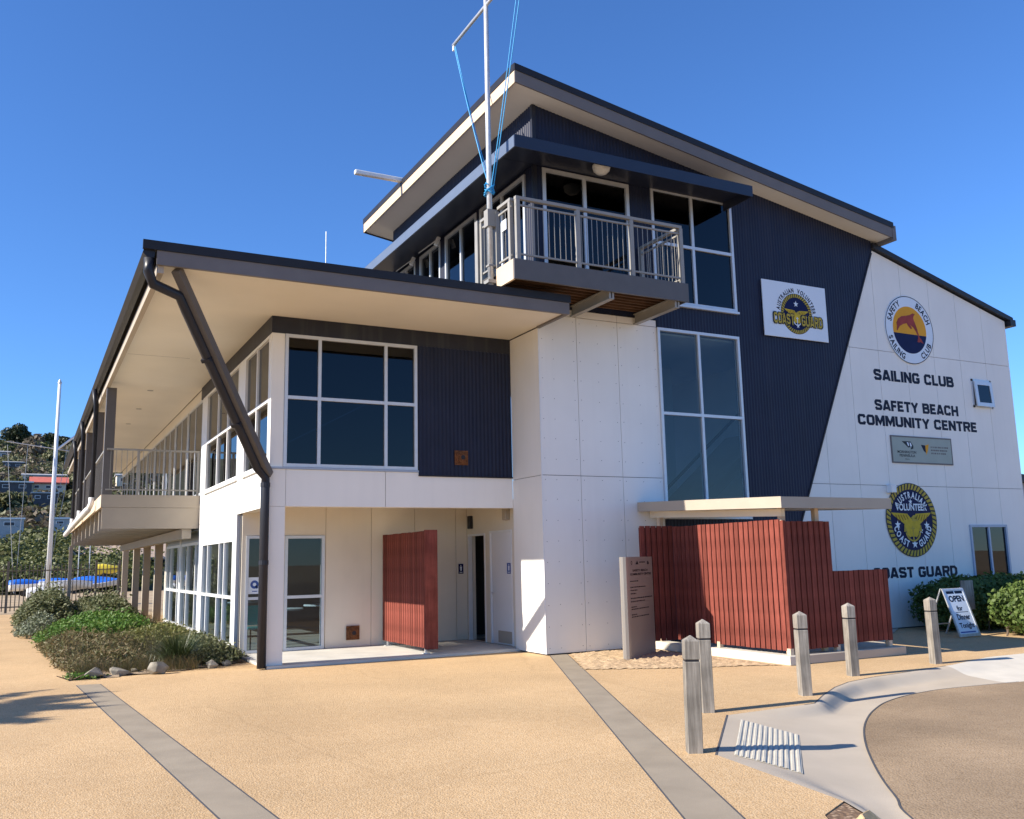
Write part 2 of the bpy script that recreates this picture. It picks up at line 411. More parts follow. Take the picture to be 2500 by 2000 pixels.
GL = dict(S=(.8, [[(.68,.70),(.60,.88),(.20,.88),(.12,.78),(.12,.64),(.20,.54),(.58,.47),(.68,.38),(.68,.22),(.60,.12),(.20,.12),(.12,.30)]]),
 A=(.84, [[(.10,0),(.36,.88),(.48,.88),(.74,0)], [(.25,.25),(.59,.25)]]), I=(.24, [[(.12,0),(.12,1)]]), L=(.66, [[(.12,1),(.12,.11),(.64,.11)]]),
 N=(.8, [[(.12,0),(.12,1)], [(.68,0),(.68,1)], [(.14,.94),(.66,.06)]]), G=(.8, [[(.68,.70),(.60,.88),(.22,.88),(.12,.76),(.12,.24),(.22,.12),(.60,.12),(.68,.22),(.68,.44),(.42,.44)]]),
 C=(.8, [[(.68,.68),(.60,.88),(.22,.88),(.12,.76),(.12,.24),(.22,.12),(.60,.12),(.68,.32)]]), U=(.8, [[(.12,1),(.12,.24),(.22,.12),(.58,.12),(.68,.24),(.68,1)]]),
 B=(.8, [[(.12,0),(.12,1)], [(.12,.89),(.56,.89),(.64,.80),(.64,.64),(.56,.53),(.12,.53)], [(.12,.11),(.58,.11),(.68,.2),(.68,.42),(.58,.53)]]), F=(.64, [[(.12,0),(.12,1)], [(.12,.89),(.62,.89)], [(.12,.48),(.56,.48)]]),
 E=(.68, [[(.12,0),(.12,1)], [(.12,.89),(.64,.89)], [(.12,.50),(.58,.50)], [(.12,.11),(.66,.11)]]), T=(.72, [[(.36,0),(.36,1)], [(0,.89),(.72,.89)]]), Y=(.78, [[(.39,0),(.39,.45)], [(.08,1),(.39,.42),(.70,1)]]),
 H=(.8, [[(.12,0),(.12,1)], [(.68,0),(.68,1)], [(.12,.5),(.68,.5)]]), O=(.8, [[(.40,.88),(.58,.88),(.68,.76),(.68,.24),(.58,.12),(.22,.12),(.12,.24),(.12,.76),(.22,.88),(.40,.88)]]),
 M=(.96, [[(.12,0),(.12,1)], [(.84,0),(.84,1)], [(.14,.96),(.48,.24),(.82,.96)]]), R=(.8, [[(.12,0),(.12,1)], [(.12,.89),(.58,.89),(.68,.8),(.68,.58),(.58,.47),(.12,.47)], [(.46,.47),(.68,0)]]),
 D=(.8, [[(.12,0),(.12,1)], [(.12,.89),(.50,.89),(.68,.72),(.68,.28),(.50,.11),(.12,.11)]]))
def block_text(B, s, fn, u0, u1, w0, w1, wt=.22, gap=.07):
    """heavy sign lettering drawn as mitred strokes; fn maps (u, w, lift)"""
    tot = sum((GL[c][0] if c != ' ' else .36)+gap for c in s)-gap; x = 0; kx = (u1-u0)/tot; ky = w1-w0; lift = 0
    for c in s:
        if c == ' ': x += .36+gap; continue
        for pl in GL[c][1]:
            P = [np.array(p, float) for p in pl]; n = len(P); L_, R_ = [], []
            for i in range(n):
                d0 = P[i]-P[i-1] if i else P[1]-P[0]; d1 = P[i+1]-P[i] if i < n-1 else d0
                d0 = d0/np.linalg.norm(d0); d1 = d1/np.linalg.norm(d1); m_ = d0+d1; m_ /= np.linalg.norm(m_)+1e-9; nn_ = np.array((-m_[1], m_[0])); k = wt/2/max(.5, abs(np.dot(nn_, (-d0[1], d0[0]))))
                L_.append(P[i]+nn_*k); R_.append(P[i]-nn_*k)
            q = [fn(u0+(x+p[0])*kx, w0+min(1, max(0, p[1]))*ky, lift) for p in L_+R_]; lift += .00004
            B.add(q, [(n+i, n+i+1, i+1, i) for i in range(n-1)])
        x += GL[c][0]+gap
def star(B, fn, cx, cz, r, n=5):
    pts = [fn(cx+(r if k % 2 == 0 else r*.42)*math.sin(math.pi*k/n), cz+(r if k % 2 == 0 else r*.42)*math.cos(math.pi*k/n)) for k in range(2*n)]
    c = len(pts); B.add(pts+[fn(cx, cz)], [(k, (k+1) % c, c) for k in range(c)])
def flatpoly(B, fn, pts):
    vs = [Vector((a, b, 0)) for a, b in pts]
    from mathutils.geometry import tessellate_polygon
    B.add([fn(a, b) for a, b in pts], [tuple(t) for t in tessellate_polygon([vs])])
def disc(B, fn, cx, cz, r, n=64, r0=0):
    if r0 == 0: B.add([fn(cx+r*math.cos(2*math.pi*k/n), cz+r*math.sin(2*math.pi*k/n)) for k in range(n)], [tuple(range(n))])
    else:
        B.add([fn(cx+q*math.cos(2*math.pi*k/n), cz+q*math.sin(2*math.pi*k/n)) for q in (r0, r) for k in range(n)],
              [(k, (k+1) % n, n+(k+1) % n, n+k) for k in range(n)])
def discsolid(cx, cz, r, y0, y1, n=64):
    B = MB(); B.xz([(cx+r*math.cos(2*math.pi*k/n), cz+r*math.sin(2*math.pi*k/n)) for k in range(n)], y0, y1); return B
def noflip(B, name):                              # flat print: keep the given winding
    me = bpy.data.meshes.new(name); me.from_pydata(B.v, [], B.f); return me

def leaves(name, pts, nrm, size, aspect=1.9, jitter=.9, m='leaf_greygreen', parent=None, kind=None, sizevar=.5):
    """one mesh of leaf-shaped faces at pts; nrm gives the outward direction of each"""
    n = len(pts); rng = np.random
    d = nrm + rng.normal(0, jitter, (n, 3)); d /= np.linalg.norm(d, axis=1)[:, None]+1e-9
    a = np.cross(d, rng.normal(0, 1, (n, 3))); a /= np.linalg.norm(a, axis=1)[:, None]+1e-9
    b = np.cross(d, a); s = size*(1-sizevar/2+sizevar*rng.rand(n))[:, None]
    bend = d*s*.15
    V = np.stack([pts-a*s*aspect/2, pts-b*s/2+bend, pts+a*s*aspect/2, pts+b*s/2+bend], 1).reshape(-1, 3)
    me = bpy.data.meshes.new(name); me.vertices.add(4*n); me.vertices.foreach_set('co', V.astype(np.float32).ravel())
    me.loops.add(4*n); me.loops.foreach_set('vertex_index', np.arange(4*n, dtype=np.int32))
    me.polygons.add(n); me.polygons.foreach_set('loop_start', np.arange(0, 4*n, 4, dtype=np.int32)); me.polygons.foreach_set('loop_total', np.full(n, 4, dtype=np.int32))
    me.update(calc_edges=True)
    return obj(name, me, m, parent, kind)
def blob_pts(n, c, r, lumps=9, shell=.35, flat=None, seed=None):
    """points in an uneven crown: a cloud of overlapping lumps around c with radii r"""
    rng = np.random.RandomState(seed) if seed is not None else np.random
    c = np.array(c, float); r = np.array(r, float)
    u = rng.normal(0, 1, (lumps, 3)); u /= np.linalg.norm(u, axis=1)[:, None]
    lc = u*rng.rand(lumps, 1)**.5*.68; lr = .28+.3*rng.rand(lumps)
    k = rng.choice(lumps, n, p=lr**2/np.sum(lr**2)); v = rng.normal(0, 1, (n, 3)); v /= np.linalg.norm(v, axis=1)[:, None]
    rad = lr[k]*(1-shell*rng.rand(n)**1.5)
    p = lc[k]+v*rad[:, None]
    return c+p*r, v

# ================================================================ GROUND
g = MB(); g.add([(-3000, -3000, -.16), (3000, -3000, -.16), (3000, 3000, -.16), (-3000, 3000, -.16)], [(0, 1, 2, 3)])
struct('ground', g, 'sand')
def sheet(name, poly, z, m, kind='structure', parent=None, skirt=.3):
    """a slab with the given outline: flat top at z and a short skirt below"""
    from mathutils.geometry import tessellate_polygon
    n = len(poly); vs = [Vector((a, b, 0)) for a, b in poly]
    B = MB(); B.add([(a, b, z) for a, b in poly], [tuple(t) for t in tessellate_polygon([vs])])
    B.add([(a, b, z) for a, b in poly]+[(a, b, z-skirt) for a, b in poly], [(i, (i+1) % n, n+(i+1) % n, n+i) for i in range(n)])
    return obj(name, B, m, parent, kind)
KA = [(14, -5.62), (9.6, -5.62), (8.35, -5.95), (7.09, -6.14), (6.47, -6.21), (5.84, -6.37), (5.35, -6.61), (4.75, -7.0), (4.25, -7.36), (3.0, -7.41), (1.65, -8.85), (1.4, -10.41), (.9, -11.6), (-2.0, -16.5), (-9, -30)]
KB = [(14, -7.4), (9.4, -7.3), (8.1, -7.12), (6.9, -7.0), (6.4, -7.03), (5.94, -7.12), (5.5, -7.27), (5.12, -7.46), (4.53, -7.84), (3.83, -8.4), (3.0, -9.2), (2.11, -10.2), (1.35, -11.3), (-1.5, -16.7), (-8.4, -30)]
KK = [.25, .2, .5, 1, 1, 1, 1, 1, .75, 0, 0, .55, 1, 1, 1]      # how kerb-like the section is (0 = ramp)
def catmull(P, per=6):
    out = []; P = [np.array(p, float) for p in P]
    for i in range(len(P)-1):
        p0, p1, p2, p3 = P[max(i-1, 0)], P[i], P[i+1], P[min(i+2, len(P)-1)]
        for k in range(per):
            t = k/per
            out.append(.5*((2*p1)+(-p0+p2)*t+(2*p0-5*p1+4*p2-p3)*t*t+(-p0+3*p1-3*p2+p3)*t**3))
    out.append(P[-1]); return out
def lin(P, per=6):
    out = []
    for i in range(len(P)-1):
        for k in range(per): out.append(np.array(P[i])*(1-k/per)+np.array(P[i+1])*k/per)
    out.append(np.array(P[-1])); return out
la, lb, lk = lin(KA, 8), catmull(KB, 8), lin([(k,) for k in KK], 8)
TS = [0, .06, .12, .18, .24, .30, .36, .42, .5, .6, .75, 1]
def kz(t, k):
    roll = 0 if t < .05 else (-.115*(1-math.cos(math.pi*min(1, (t-.05)/.33)))/2 if t < .38 else -.115+.02*(t-.38)/.62)
    rampz = -.105*min(1, t/.78)
    return roll*k+rampz*(1-k)
def loft(i0, i1):
    B = MB(); n = len(TS)
    for i in range(i0, i1+1):
        for t in TS:
            p = la[i]*(1-t)+lb[i]*t; B.v.append((p[0], p[1], kz(t, lk[i][0])))
    for i in range(i1-i0):
        for j in range(n-1): B.f.append((i*n+j, i*n+j+1, (i+1)*n+j+1, (i+1)*n+j))
    return B.mesh('loft', True)
struct('driveway_crossing', loft(0, 17), 'concrete_pale')
struct('kerb', loft(17, len(la)-1), 'concrete')
sheet('paving', [(-34, 24), (-34, -30)]+[(-9.4, -30), (-3.0, -17), (.2, -11.9), (1.05, -10.58)]+KA[11:0:-1]+[(14, -5.62), (45, -5.62), (45, 24), (6, 24), (6, 14), (-4.6, 26), (-20, 26)], 0, 'aggregate')
sheet('road', [tuple(p) for p in lb]+[(-8.4, -70), (70, -70), (70, -7.4)], -.094, 'road_seal')
struct('mulch_bed', sheet('mulch_bed', [(1.4, -10.41), (1.05, -10.58), (.2, -11.9), (-3, -17), (-2.0, -16.5), (.9, -11.6)], -.008, 'mulch').data, None).name
for o in [o for o in bpy.data.objects if o.name == 'mulch_bed']: bpy.data.objects.remove(o)
for o in [o for o in bpy.data.objects if o.name.startswith('mulch_bed')]: o.name = 'mulch_bed'
def strip(name, L0, L1, R0, R1, m='concrete_strip'):
    sheet(name, [L0, L1, R1, R0], .004, m)
    for a, b, s in ((L0, L1, -1), (R0, R1, 1)):
        d = Vector((b[0]-a[0], b[1]-a[1])).normalized(); n = Vector((-d.y, d.x))*.014
        if n.x*s < 0: n = -n
        sheet('expansion_joint', [(a[0], a[1]), (b[0], b[1]), (b[0]+n.x, b[1]+n.y), (a[0]+n.x, a[1]+n.y)], .0025, 'joint', skirt=.02)
strip('concrete_band', (-2.70, -.33), (-1.82, -16), (-2.41, -.39), (-1.50, -16))
strip('concrete_band', (4.53, -1.12), (-.95, -12.8), (4.86, -1.12), (-.62, -12.95))
sheet('expansion_joint', [(1.65, -8.85), (3.0, -7.41), (2.985, -7.40), (1.635, -8.84)], .003, 'joint', skirt=.02)
def edge_joint(P, z, wd=.012):
    B = MB(); n = len(P)
    for i in range(n):
        a, b = np.array(P[max(i-1, 0)][:2], float), np.array(P[min(i+1, n-1)][:2], float); d = (b-a)/np.linalg.norm(b-a); q = np.array((-d[1], d[0]))*wd/2; p = np.array(P[i][:2], float)
        B.v += [(p[0]+q[0], p[1]+q[1], z), (p[0]-q[0], p[1]-q[1], z)]
        if i: B.f.append((2*i-2, 2*i, 2*i+1, 2*i-1))
    me = bpy.data.meshes.new('expansion_joint'); me.from_pydata(B.v, [], B.f); obj('expansion_joint', me, 'joint', None, 'structure')
edge_joint([tuple(p) for p in lb[16:]], -.0905, .016); edge_joint([tuple(p) for p in la[17:66]], .0022, .012)
def bumpy(name, poly, m, h, step=.06, mound=.03, seed=1, kind='structure'):
    rng = np.random.RandomState(seed); xs = [p[0] for p in poly]; ys = [p[1] for p in poly]
    ed = [(np.array(poly[i]), np.array(poly[(i+1) % len(poly)])) for i in range(len(poly))]
    def inside(x, y):
        c = False
        for a, b in ed:
            if (a[1] > y) != (b[1] > y) and x < (b[0]-a[0])*(y-a[1])/(b[1]-a[1])+a[0]: c = not c
        return c
    def dist(x, y):
        p = np.array((x, y)); r = 9
        for a, b in ed:
            t = max(0, min(1, np.dot(p-a, b-a)/np.dot(b-a, b-a))); r = min(r, np.linalg.norm(p-a-(b-a)*t))
        return r
    nx = int((max(xs)-min(xs))/step)+1; ny = int((max(ys)-min(ys))/step)+1; B = MB(); idx = {}
    for i in range(nx):
        for j in range(ny):
            x = min(xs)+i*step+rng.uniform(-.3, .3)*step; y = min(ys)+j*step+rng.uniform(-.3, .3)*step
            if inside(x, y):
                e = min(1, dist(x, y)/.3); idx[i, j] = len(B.v)
                B.v.append((x, y, .006+e*(mound+h*rng.rand()**2)))
    for (i, j), k in idx.items():
        q = [(i+1, j), (i+1, j+1), (i, j+1)]
        if all(c in idx for c in q): B.f.append((k, idx[q[0]], idx[q[1]], idx[q[2]]))
    return obj(name, B.mesh(name, True), m, None, kind)
mat('dirt_pale', (.50, .36, .22), .95, .3, 14, .1, bump=.7, bscale=40)
bumpy('dirt_patch', [(4.9, -1.12), (4.35, -2.2), (3.86, -3.2), (5.09, -3.95), (6.1, -4.35), (6.5, -4.6), (6.5, -1.12)], 'dirt_pale', .035, .045, .02)
bumpy('garden_soil', [(-3.5, 25), (-3.55, 16), (-3.15, 7.5), (-2.86, 2.85), (-2.72, .55), (-2.3, .3), (-1.75, .36), (-.94, .58), (-.02, 1.2), (-.02, 24)], 'soil', .05, .16, .02, 3)

# ================================================================ CLUBHOUSE
club = thing('clubhouse', 'two storey sailing clubhouse with white panels, navy upper tower and overhanging skillion roofs', 'building')
XB, YB = 4.47, -1.10
SL = -.1576
def soff(x): return 10.0+SL*(x-4.49)
DIAG = (13.25, 8.40, 10.73, 2.78)
dk = (DIAG[0]-DIAG[2])/(DIAG[1]-DIAG[3])
def dx(z): return DIAG[2]+(z-DIAG[3])*dk
def dz(x): return DIAG[3]+(x-DIAG[2])/dk
WIN_UP = (7.08, 9.13, 6.49, 8.84); WIN_ST = (7.09, 9.13, 2.35, 5.98); DOOR_UP = (4.63, 6.56, 6.44, 8.78)
WIN_SM = (16.27, 16.98, 4.96, 5.64); WIN_LO = (15.68, 17.0, .95, 2.19)
def part(name, B, m, parent=None, kind=None): return obj(name, B, m, parent or club, kind)

# --- front wall cores (set 40 mm behind the cladding) with their openings
B = MB()
big = clip([(XB, 0), (17.8, 0), (17.8, 7.2), (13.3, 8.42), (13.3, soff(13.3)), (XB, 10.0)], 0, 1, 99)
for p in minus([(XB+.02, 0), (13.3, 0), (13.3, soff(13.3)), (XB+.02, 10.0)], [WIN_UP, WIN_ST, DOOR_UP, (7.3, 8.6, 0, 2.1)]): B.xz(p, YB+.045, YB+.16)
part('front_wall', B, 'joint')
B = MB()
for p in minus([(13.3, 0), (17.78, 0), (17.78, 7.18), (13.3, 8.38)], [WIN_SM, WIN_LO]): B.xz(p, YB+.045, YB+.16)
part('gable_wall', B, 'joint')
# --- white fibre-cement panels: block front, block side, gable
G_ = .005
def panel(poly, y0=YB, th=.03, m='white_panel'):
    B = MB()
    for p in poly: B.xz(p, y0, y0+th)
    return part('panel', B, m)
def shrink(x0, x1, z0, z1): return rect(x0+G_, x1-G_, z0+G_, z1-G_)
cols = [XB, 5.272, 6.178, 7.09]; rows = [.02, 3.07, 5.985, 6.12]
for i in range(3):
    for j in range(3): panel([shrink(cols[i]+(.012 if i == 0 else 0), cols[i+1], rows[j], rows[j+1])])
for j, (a, b) in enumerate(((.02, 3.07), (3.07, 5.72))):
    B = MB(); B.box(XB, XB+.03, YB+.012, .0-G_, a+G_, b-G_); part('panel', B, 'white_panel')
part('corner_trim', MB().box(XB-.004, XB+.014, YB-.004, YB+.014, .02, 5.72), 'white_frame')
part('block_side_wall', MB().box(XB+.032, XB+.13, YB+.17, -.002, 0, 6.05), 'joint')
gc = [9.48, 10.48, 11.39, 12.285, 13.19, 14.1, 15.04, 15.96, 16.89, 17.8]; gr = [.02, 3.045, 6.065, 8.6]
for i in range(9):
    for j in range(3):
        p = shrink(gc[i], gc[i+1], gr[j], gr[j+1])
        p = clip(p, -1, dk, -(DIAG[2]-DIAG[3]*dk)-.02)                  # right of the slanting navy edge
        p = clip(p, 1.19, 4.52, 1.19*13.3+4.52*8.40)
        p = clip(p, .2642, 1, 8.395+.2642*13.3)
        if len(p) >= 3:
            pcs = minus(p, [WIN_SM, WIN_LO])
            if i == 7 and len(pcs) == 2: [panel([q]) for q in pcs]
            else: panel(pcs)
# screw heads on the block panels
B = MB()
def screw(x, z):
    n = 6; B.xz([(x+.007*math.cos(2*math.pi*k/n), z+.007*math.sin(2*math.pi*k/n)) for k in range(n)], YB-.0025, YB+.002)
for i in range(3):
    for z in np.arange(.12, 6.0, .36):
        for x in (cols[i]+.07, (cols[i]+cols[i+1])/2-.1*(i == 0), cols[i+1]-.07): screw(x, z+random.uniform(-.012, .012))
part('screw_heads', B, 'grey_fascia', kind='stuff')

# --- navy corrugated cladding
def zfront(x):
    lo = 6.125 if x < 7.09 else (0.02 if x < 9.47 else max(.02, dz(x)))
    hi = soff(x)-.004
    H = [(r[2], r[3]) for r in (WIN_UP, WIN_ST, DOOR_UP) if r[0] <= x <= r[1]]
    if 7.3 <= x <= 8.6: H.append((0, 2.1))
    return [] if hi-lo < .01 else sub_int(lo, hi, H)
part('corrugated_sheet', corrugated('y', YB-.012, XB, 13.24, zfront, amp=.0045), 'navy_sheet')
# thickness trim along the slanting edge
for k in range(1):
    p0, p1 = (dx(.3), .3), (dx(8.33), 8.33)
    B = MB(); B.xz([(p0[0]-.02, p0[1]), (p0[0]+.015, p0[1]), (p1[0]+.015, p1[1]), (p1[0]-.02, p1[1])], YB-.034, YB-.001)
    part('edge_trim', B, 'black_trim')
part('corner_trim', MB().box(XB-.03, XB+.05, YB-.034, YB+.03, 6.13, soff(XB)-.01), 'navy_trim')
# left wall of the tower
UW = [(-.80, 1.14), (1.30, 2.92), (3.19, 4.42), (4.70, 5.95)]
def zleft(y):
    H = [(7.0 if y > 1.2 else 6.45, 8.74) for a, b in UW if a <= y <= b]
    return sub_int(6.0, 9.995, H)
part('corrugated_sheet', corrugated('x', XB-.012, YB+.03, 6.24, zleft, amp=.008), 'navy_sheet')
B = MB()
for p in minus(rect(YB+.17, 6.24, 5.9, 9.99), [(a, b, (7.0 if b > 1.2 else 6.45), 8.74) for a, b in UW]): B.yz(p, XB+.02, XB+.13)
part('tower_left_wall', B, 'joint')
part('tower_rear_wall', MB().xz([(XB, 5.9), (13.3, 5.9), (13.3, soff(13.3)), (XB, soff(XB))], 6.14, 6.24), 'navy_sheet')
part('tower_right_wall', MB().box(13.2, 13.3, YB+.17, 6.14, 5.9, soff(13.3)-.01), 'navy_sheet')
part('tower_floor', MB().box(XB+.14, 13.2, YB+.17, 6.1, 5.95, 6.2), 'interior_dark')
part('tower_partition', MB().box(XB+.2, 13.1, 3.4, 3.5, 6.2, 8.9), 'interior')
# pale plinth band under the tower windows on the left
part('sill_band', MB().box(XB-.06, XB-.035, 1.2, 6.24, 6.35, 6.98), 'white_frame')
# tower windows
window(club, 'y', YB-.03, *WIN_UP, mull=((8.09),), trans=(7.71,), f=.06, depth=.1)
window(club, 'y', YB-.03, *DOOR_UP, mull=(5.55,), f=.07, depth=.1, sill=False, name='sliding_door')
window(club, 'y', YB-.03, *WIN_ST, mull=(8.09,), trans=(4.31,), f=.055, depth=.1, gm='glass_clear')
for a, b in UW:
    window(club, 'x', XB-.035, a, b, (7.0 if b > 1.2 else 6.45), 8.74, mull=((a+b)/2,), f=.07, depth=.1, sill=b > 1.2)
# stairwell seen through the tall window
st = part('stairwell_wall', MB().box(7.0, 9.5, 1.6, 1.7, 0, 5.95), 'interior_pale')
part('stairwell_floor', MB().box(7.0, 11, YB+.2, 4, 0, .03), 'interior_dark')
part('stair_ceiling', MB().box(6.9, 11, YB+.17, 4, 5.9, 5.94), 'interior_pale')
part('stair_flight', MB().xz([(7.1, 1.2), (11, 4.4), (11, 4.1), (7.1, .9)], .2, 1.5), 'interior')
for k in range(1): part('handrail', MB().bar((7.1, .15-.0*k, 2.15+.45*k), (11, .15, 5.35+.45*k), .05, .05), 'black_trim')
part('stairwell_side_wall', MB().box(10.9, 11.0, YB+.17, 4, 0, 5.95), 'interior_pale')
part('block_inner_wall', MB().box(6.95, 7.05, YB+.17, 4, 0, 5.95), 'interior')
part('notice_board', MB().box(7.25, 7.75, .55, .58, 3.1, 4.25), 'sign_white')
# gable windows
o = window(club, 'y', YB-.02, *WIN_LO, mull=(16.35,), f=.055, depth=.1, fm='awning_silver')
part('blind', MB().box(15.75, 16.3, YB+.09, YB+.10, 1.86, 2.13), 'cream_wall', o)
# awning window of the small opening, its sash pushed out at the bottom
B = MB(); x0, x1, z0, z1 = WIN_SM
for q in ((x0, x0+.05, z0, z1), (x1-.05, x1, z0, z1), (x0, x1, z0, z0+.05), (x0, x1, z1-.05, z1)): B.box(q[0], q[1], YB-.02, YB+.08, q[2], q[3])
aw = part('window', B, 'aluminium')
B = MB(); P = MB(); lean = lambda u, w, d: (u, YB-.03-d-(z1-.05-w)*.06, w)
def slab4(BB, a, b, c, d, t0, t1):
    vs = [lean(u, w_, t) for t in (t0, t1) for (u, w_) in ((a, c), (b, c), (b, d), (a, d))]
    BB.add(vs, [(0, 1, 2, 3), (7, 6, 5, 4), (0, 4, 5, 1), (1, 5, 6, 2), (2, 6, 7, 3), (3, 7, 4, 0)])
for q in ((x0+.04, x0+.13, z0+.02, z1-.05), (x1-.13, x1-.04, z0+.02, z1-.05), (x0+.13, x1-.13, z0+.02, z0+.11), (x0+.13, x1-.13, z1-.14, z1-.05)): slab4(B, q[0], q[1], q[2], q[3], 0, .035)
part('sash', B, 'aluminium', aw); slab4(P, x0+.125, x1-.125, z0+.105, z1-.135, .012, .018); part('pane', P, 'glass_dark', aw)
# gable wing roof, walls behind
B = MB(); B.xz([(13.22, 8.44), (18.0, 7.19), (18.0, 7.30), (13.22, 8.56)], YB-.10, 15)
r = part('gable_roof', B, 'black_trim')
part('gutter', MB().box(17.86, 18.06, YB-.12, 15, 7.08, 7.24), 'black_trim', r)
part('gable_end_wall', MB().box(17.68, 17.8, YB+.17, 15, 0, 7.1), 'white_wall')
part('gable_rear_wall', MB().box(11, 17.7, 6.3, 6.4, 0, 7.0), 'interior')
part('gable_floor_slab', MB().box(11, 17.7, YB+.17, 6.3, 3.0, 3.1), 'interior')

# --- upper skillion roof
X0, X1, Y0, Y1 = 3.85, 13.42, -1.60, 6.85
def upz(x, d=0): return soff(x)+d
ur = part('tower_roof', MB().xz([(X0+.02, upz(X0+.02, .14)), (X1-.02, upz(X1-.02, .14)), (X1-.02, upz(X1-.02, .30)), (X0+.02, upz(X0+.02, .30))], Y0+.03, Y1-.03), 'black_trim')
part('soffit', MB().xz([(X0+.03, upz(X0+.03, 0)), (X1-.03, upz(X1-.03, 0)), (X1-.03, upz(X1-.03, .05)), (X0+.03, upz(X0+.03, .05))], Y0+.035, Y1-.03), 'soffit_pale', ur)
part('front_fascia', MB().xz([(X0, upz(X0, -.03)), (X1, upz(X1, -.03)), (X1, upz(X1, .20)), (X0, upz(X0, .20))], Y0, Y0+.03), 'grey_fascia', ur)
part('front_flashing', MB().xz([(X0-.01, upz(X0, .201)), (X1+.01, upz(X1, .201)), (X1+.01, upz(X1, .33)), (X0-.01, upz(X0, .33))], Y0-.015, Y0+.03), 'black_trim', ur)
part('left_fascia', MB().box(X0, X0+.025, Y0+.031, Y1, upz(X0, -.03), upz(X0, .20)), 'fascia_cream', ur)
part('left_flashing', MB().box(X0-.012, X0+.025, Y0+.031, Y1, upz(X0, .202), upz(X0, .34)), 'black_trim', ur)
part('right_fascia', MB().box(X1-.03, X1+.08, Y0-.01, Y1, upz(X1, -.08), upz(X1, .26)), 'grey_fascia', ur)
part('rear_fascia', MB().xz([(X0, upz(X0, -.03)), (X1, upz(X1, -.03)), (X1, upz(X1, .30)), (X0, upz(X0, .30))], Y1-.028, Y1), 'black_trim', ur)
# --- awning round the tower corner
AX, AY, AR = 3.60, -2.0, 8.94
B = MB()
B.xz([(AX+.02, 8.80), (AR, 8.80), (AR, 8.84), (AX+.02, 8.84)], AY+.03, YB-.035)
B.box(AX+.03, XB-.04, YB-.03, 6.2, 8.80, 8.84)
B.add([(AX, AY, 8.845), (AR, AY, 8.845), (AR, YB-.03, 9.02), (XB-.03, YB-.03, 9.02), (XB-.03, 6.2, 9.02), (AX, 6.2, 8.845)], [(0, 1, 2, 3), (0, 3, 4, 5)])
aw = part('awning', B, 'awning_navy')
part('awning_front_edge', MB().box(AX, AR, AY, AY+.028, 8.62, 8.843), 'awning_navy', aw)
part('awning_right_edge', MB().box(AR-.028, AR, AY+.029, YB-.04, 8.62, 8.843), 'awning_navy', aw)
part('awning_left_edge', MB().box(AX-.002, AX+.026, AY+.029, 6.2, 8.63, 8.84), 'awning_navy_sunlit', aw)
# ceiling lamp under the awning
B = MB()
prof = [(.17, 0), (.172, -.03), (.15, -.10), (.10, -.15), (.04, -.172), (.004, -.175)]
n = 20
for rr, zz in prof: B.v += [(5.62+rr*math.cos(2*math.pi*k/n), -1.62+rr*math.sin(2*math.pi*k/n), 8.795+zz) for k in range(n)]
for i in range(len(prof)-1):
    for k in range(n): B.f.append((i*n+k, i*n+(k+1) % n, (i+1)*n+(k+1) % n, (i+1)*n+k))
tag(obj('ceiling_lamp', B.mesh('ceiling_lamp', True), 'lamp_glass'), 'round white dome lamp under the navy awning above the balcony door', 'lamp')
for yy in (3.0, 4.5):
    sp = thing('spotlight', ('nearer' if yy < 4 else 'farther')+' small white spotlight under the awning beside the tower windows', 'spotlight', 'spotlights under the tower awning')
    obj('housing', MB().tube([(XB-.15, yy, 8.74), (XB-.22, yy+.02, 8.56)], .05, 10), 'white_frame', sp)
    obj('conduit', MB().tube([(XB-.15, yy+.05, 8.72), (XB-.15, yy+1.2, 8.76)], .012, 6), 'white_frame', sp)

# --- balcony of the tower
bx0, bx1, by = 3.30, 6.80, -2.45
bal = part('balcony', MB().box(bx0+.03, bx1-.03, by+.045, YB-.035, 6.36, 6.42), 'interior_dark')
part('front_beam', MB().box(bx0, bx1+.03, by, by+.045, 6.10, 6.44), 'taupe_steel', bal)
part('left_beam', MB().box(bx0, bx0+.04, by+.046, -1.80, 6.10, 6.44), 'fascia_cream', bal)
part('right_beam', MB().box(bx1-.04, bx1, by+.046, YB-.04, 6.10, 6.44), 'taupe_steel', bal)
for k in range(8):
    y = by+.12+k*.155
    part('joist', MB().box(bx0+.05, bx1-.05, y, y+.045, 6.20, 6.355), 'deck_timber', bal)
for x in (5.20, 6.60):
    B = MB(); B.box(x-.05, x+.05, by+.05, YB-.002, 5.985, 6.0); B.box(x-.05, x+.05, by+.05, YB-.002, 6.165, 6.185); B.box(x-.01, x+.01, by+.05, YB-.002, 6.0, 6.165); B.box(x-.05, x+.05, by+.05, by+.06, 6.0, 6.165)
    part('bracket', B, 'rail_grey', bal)
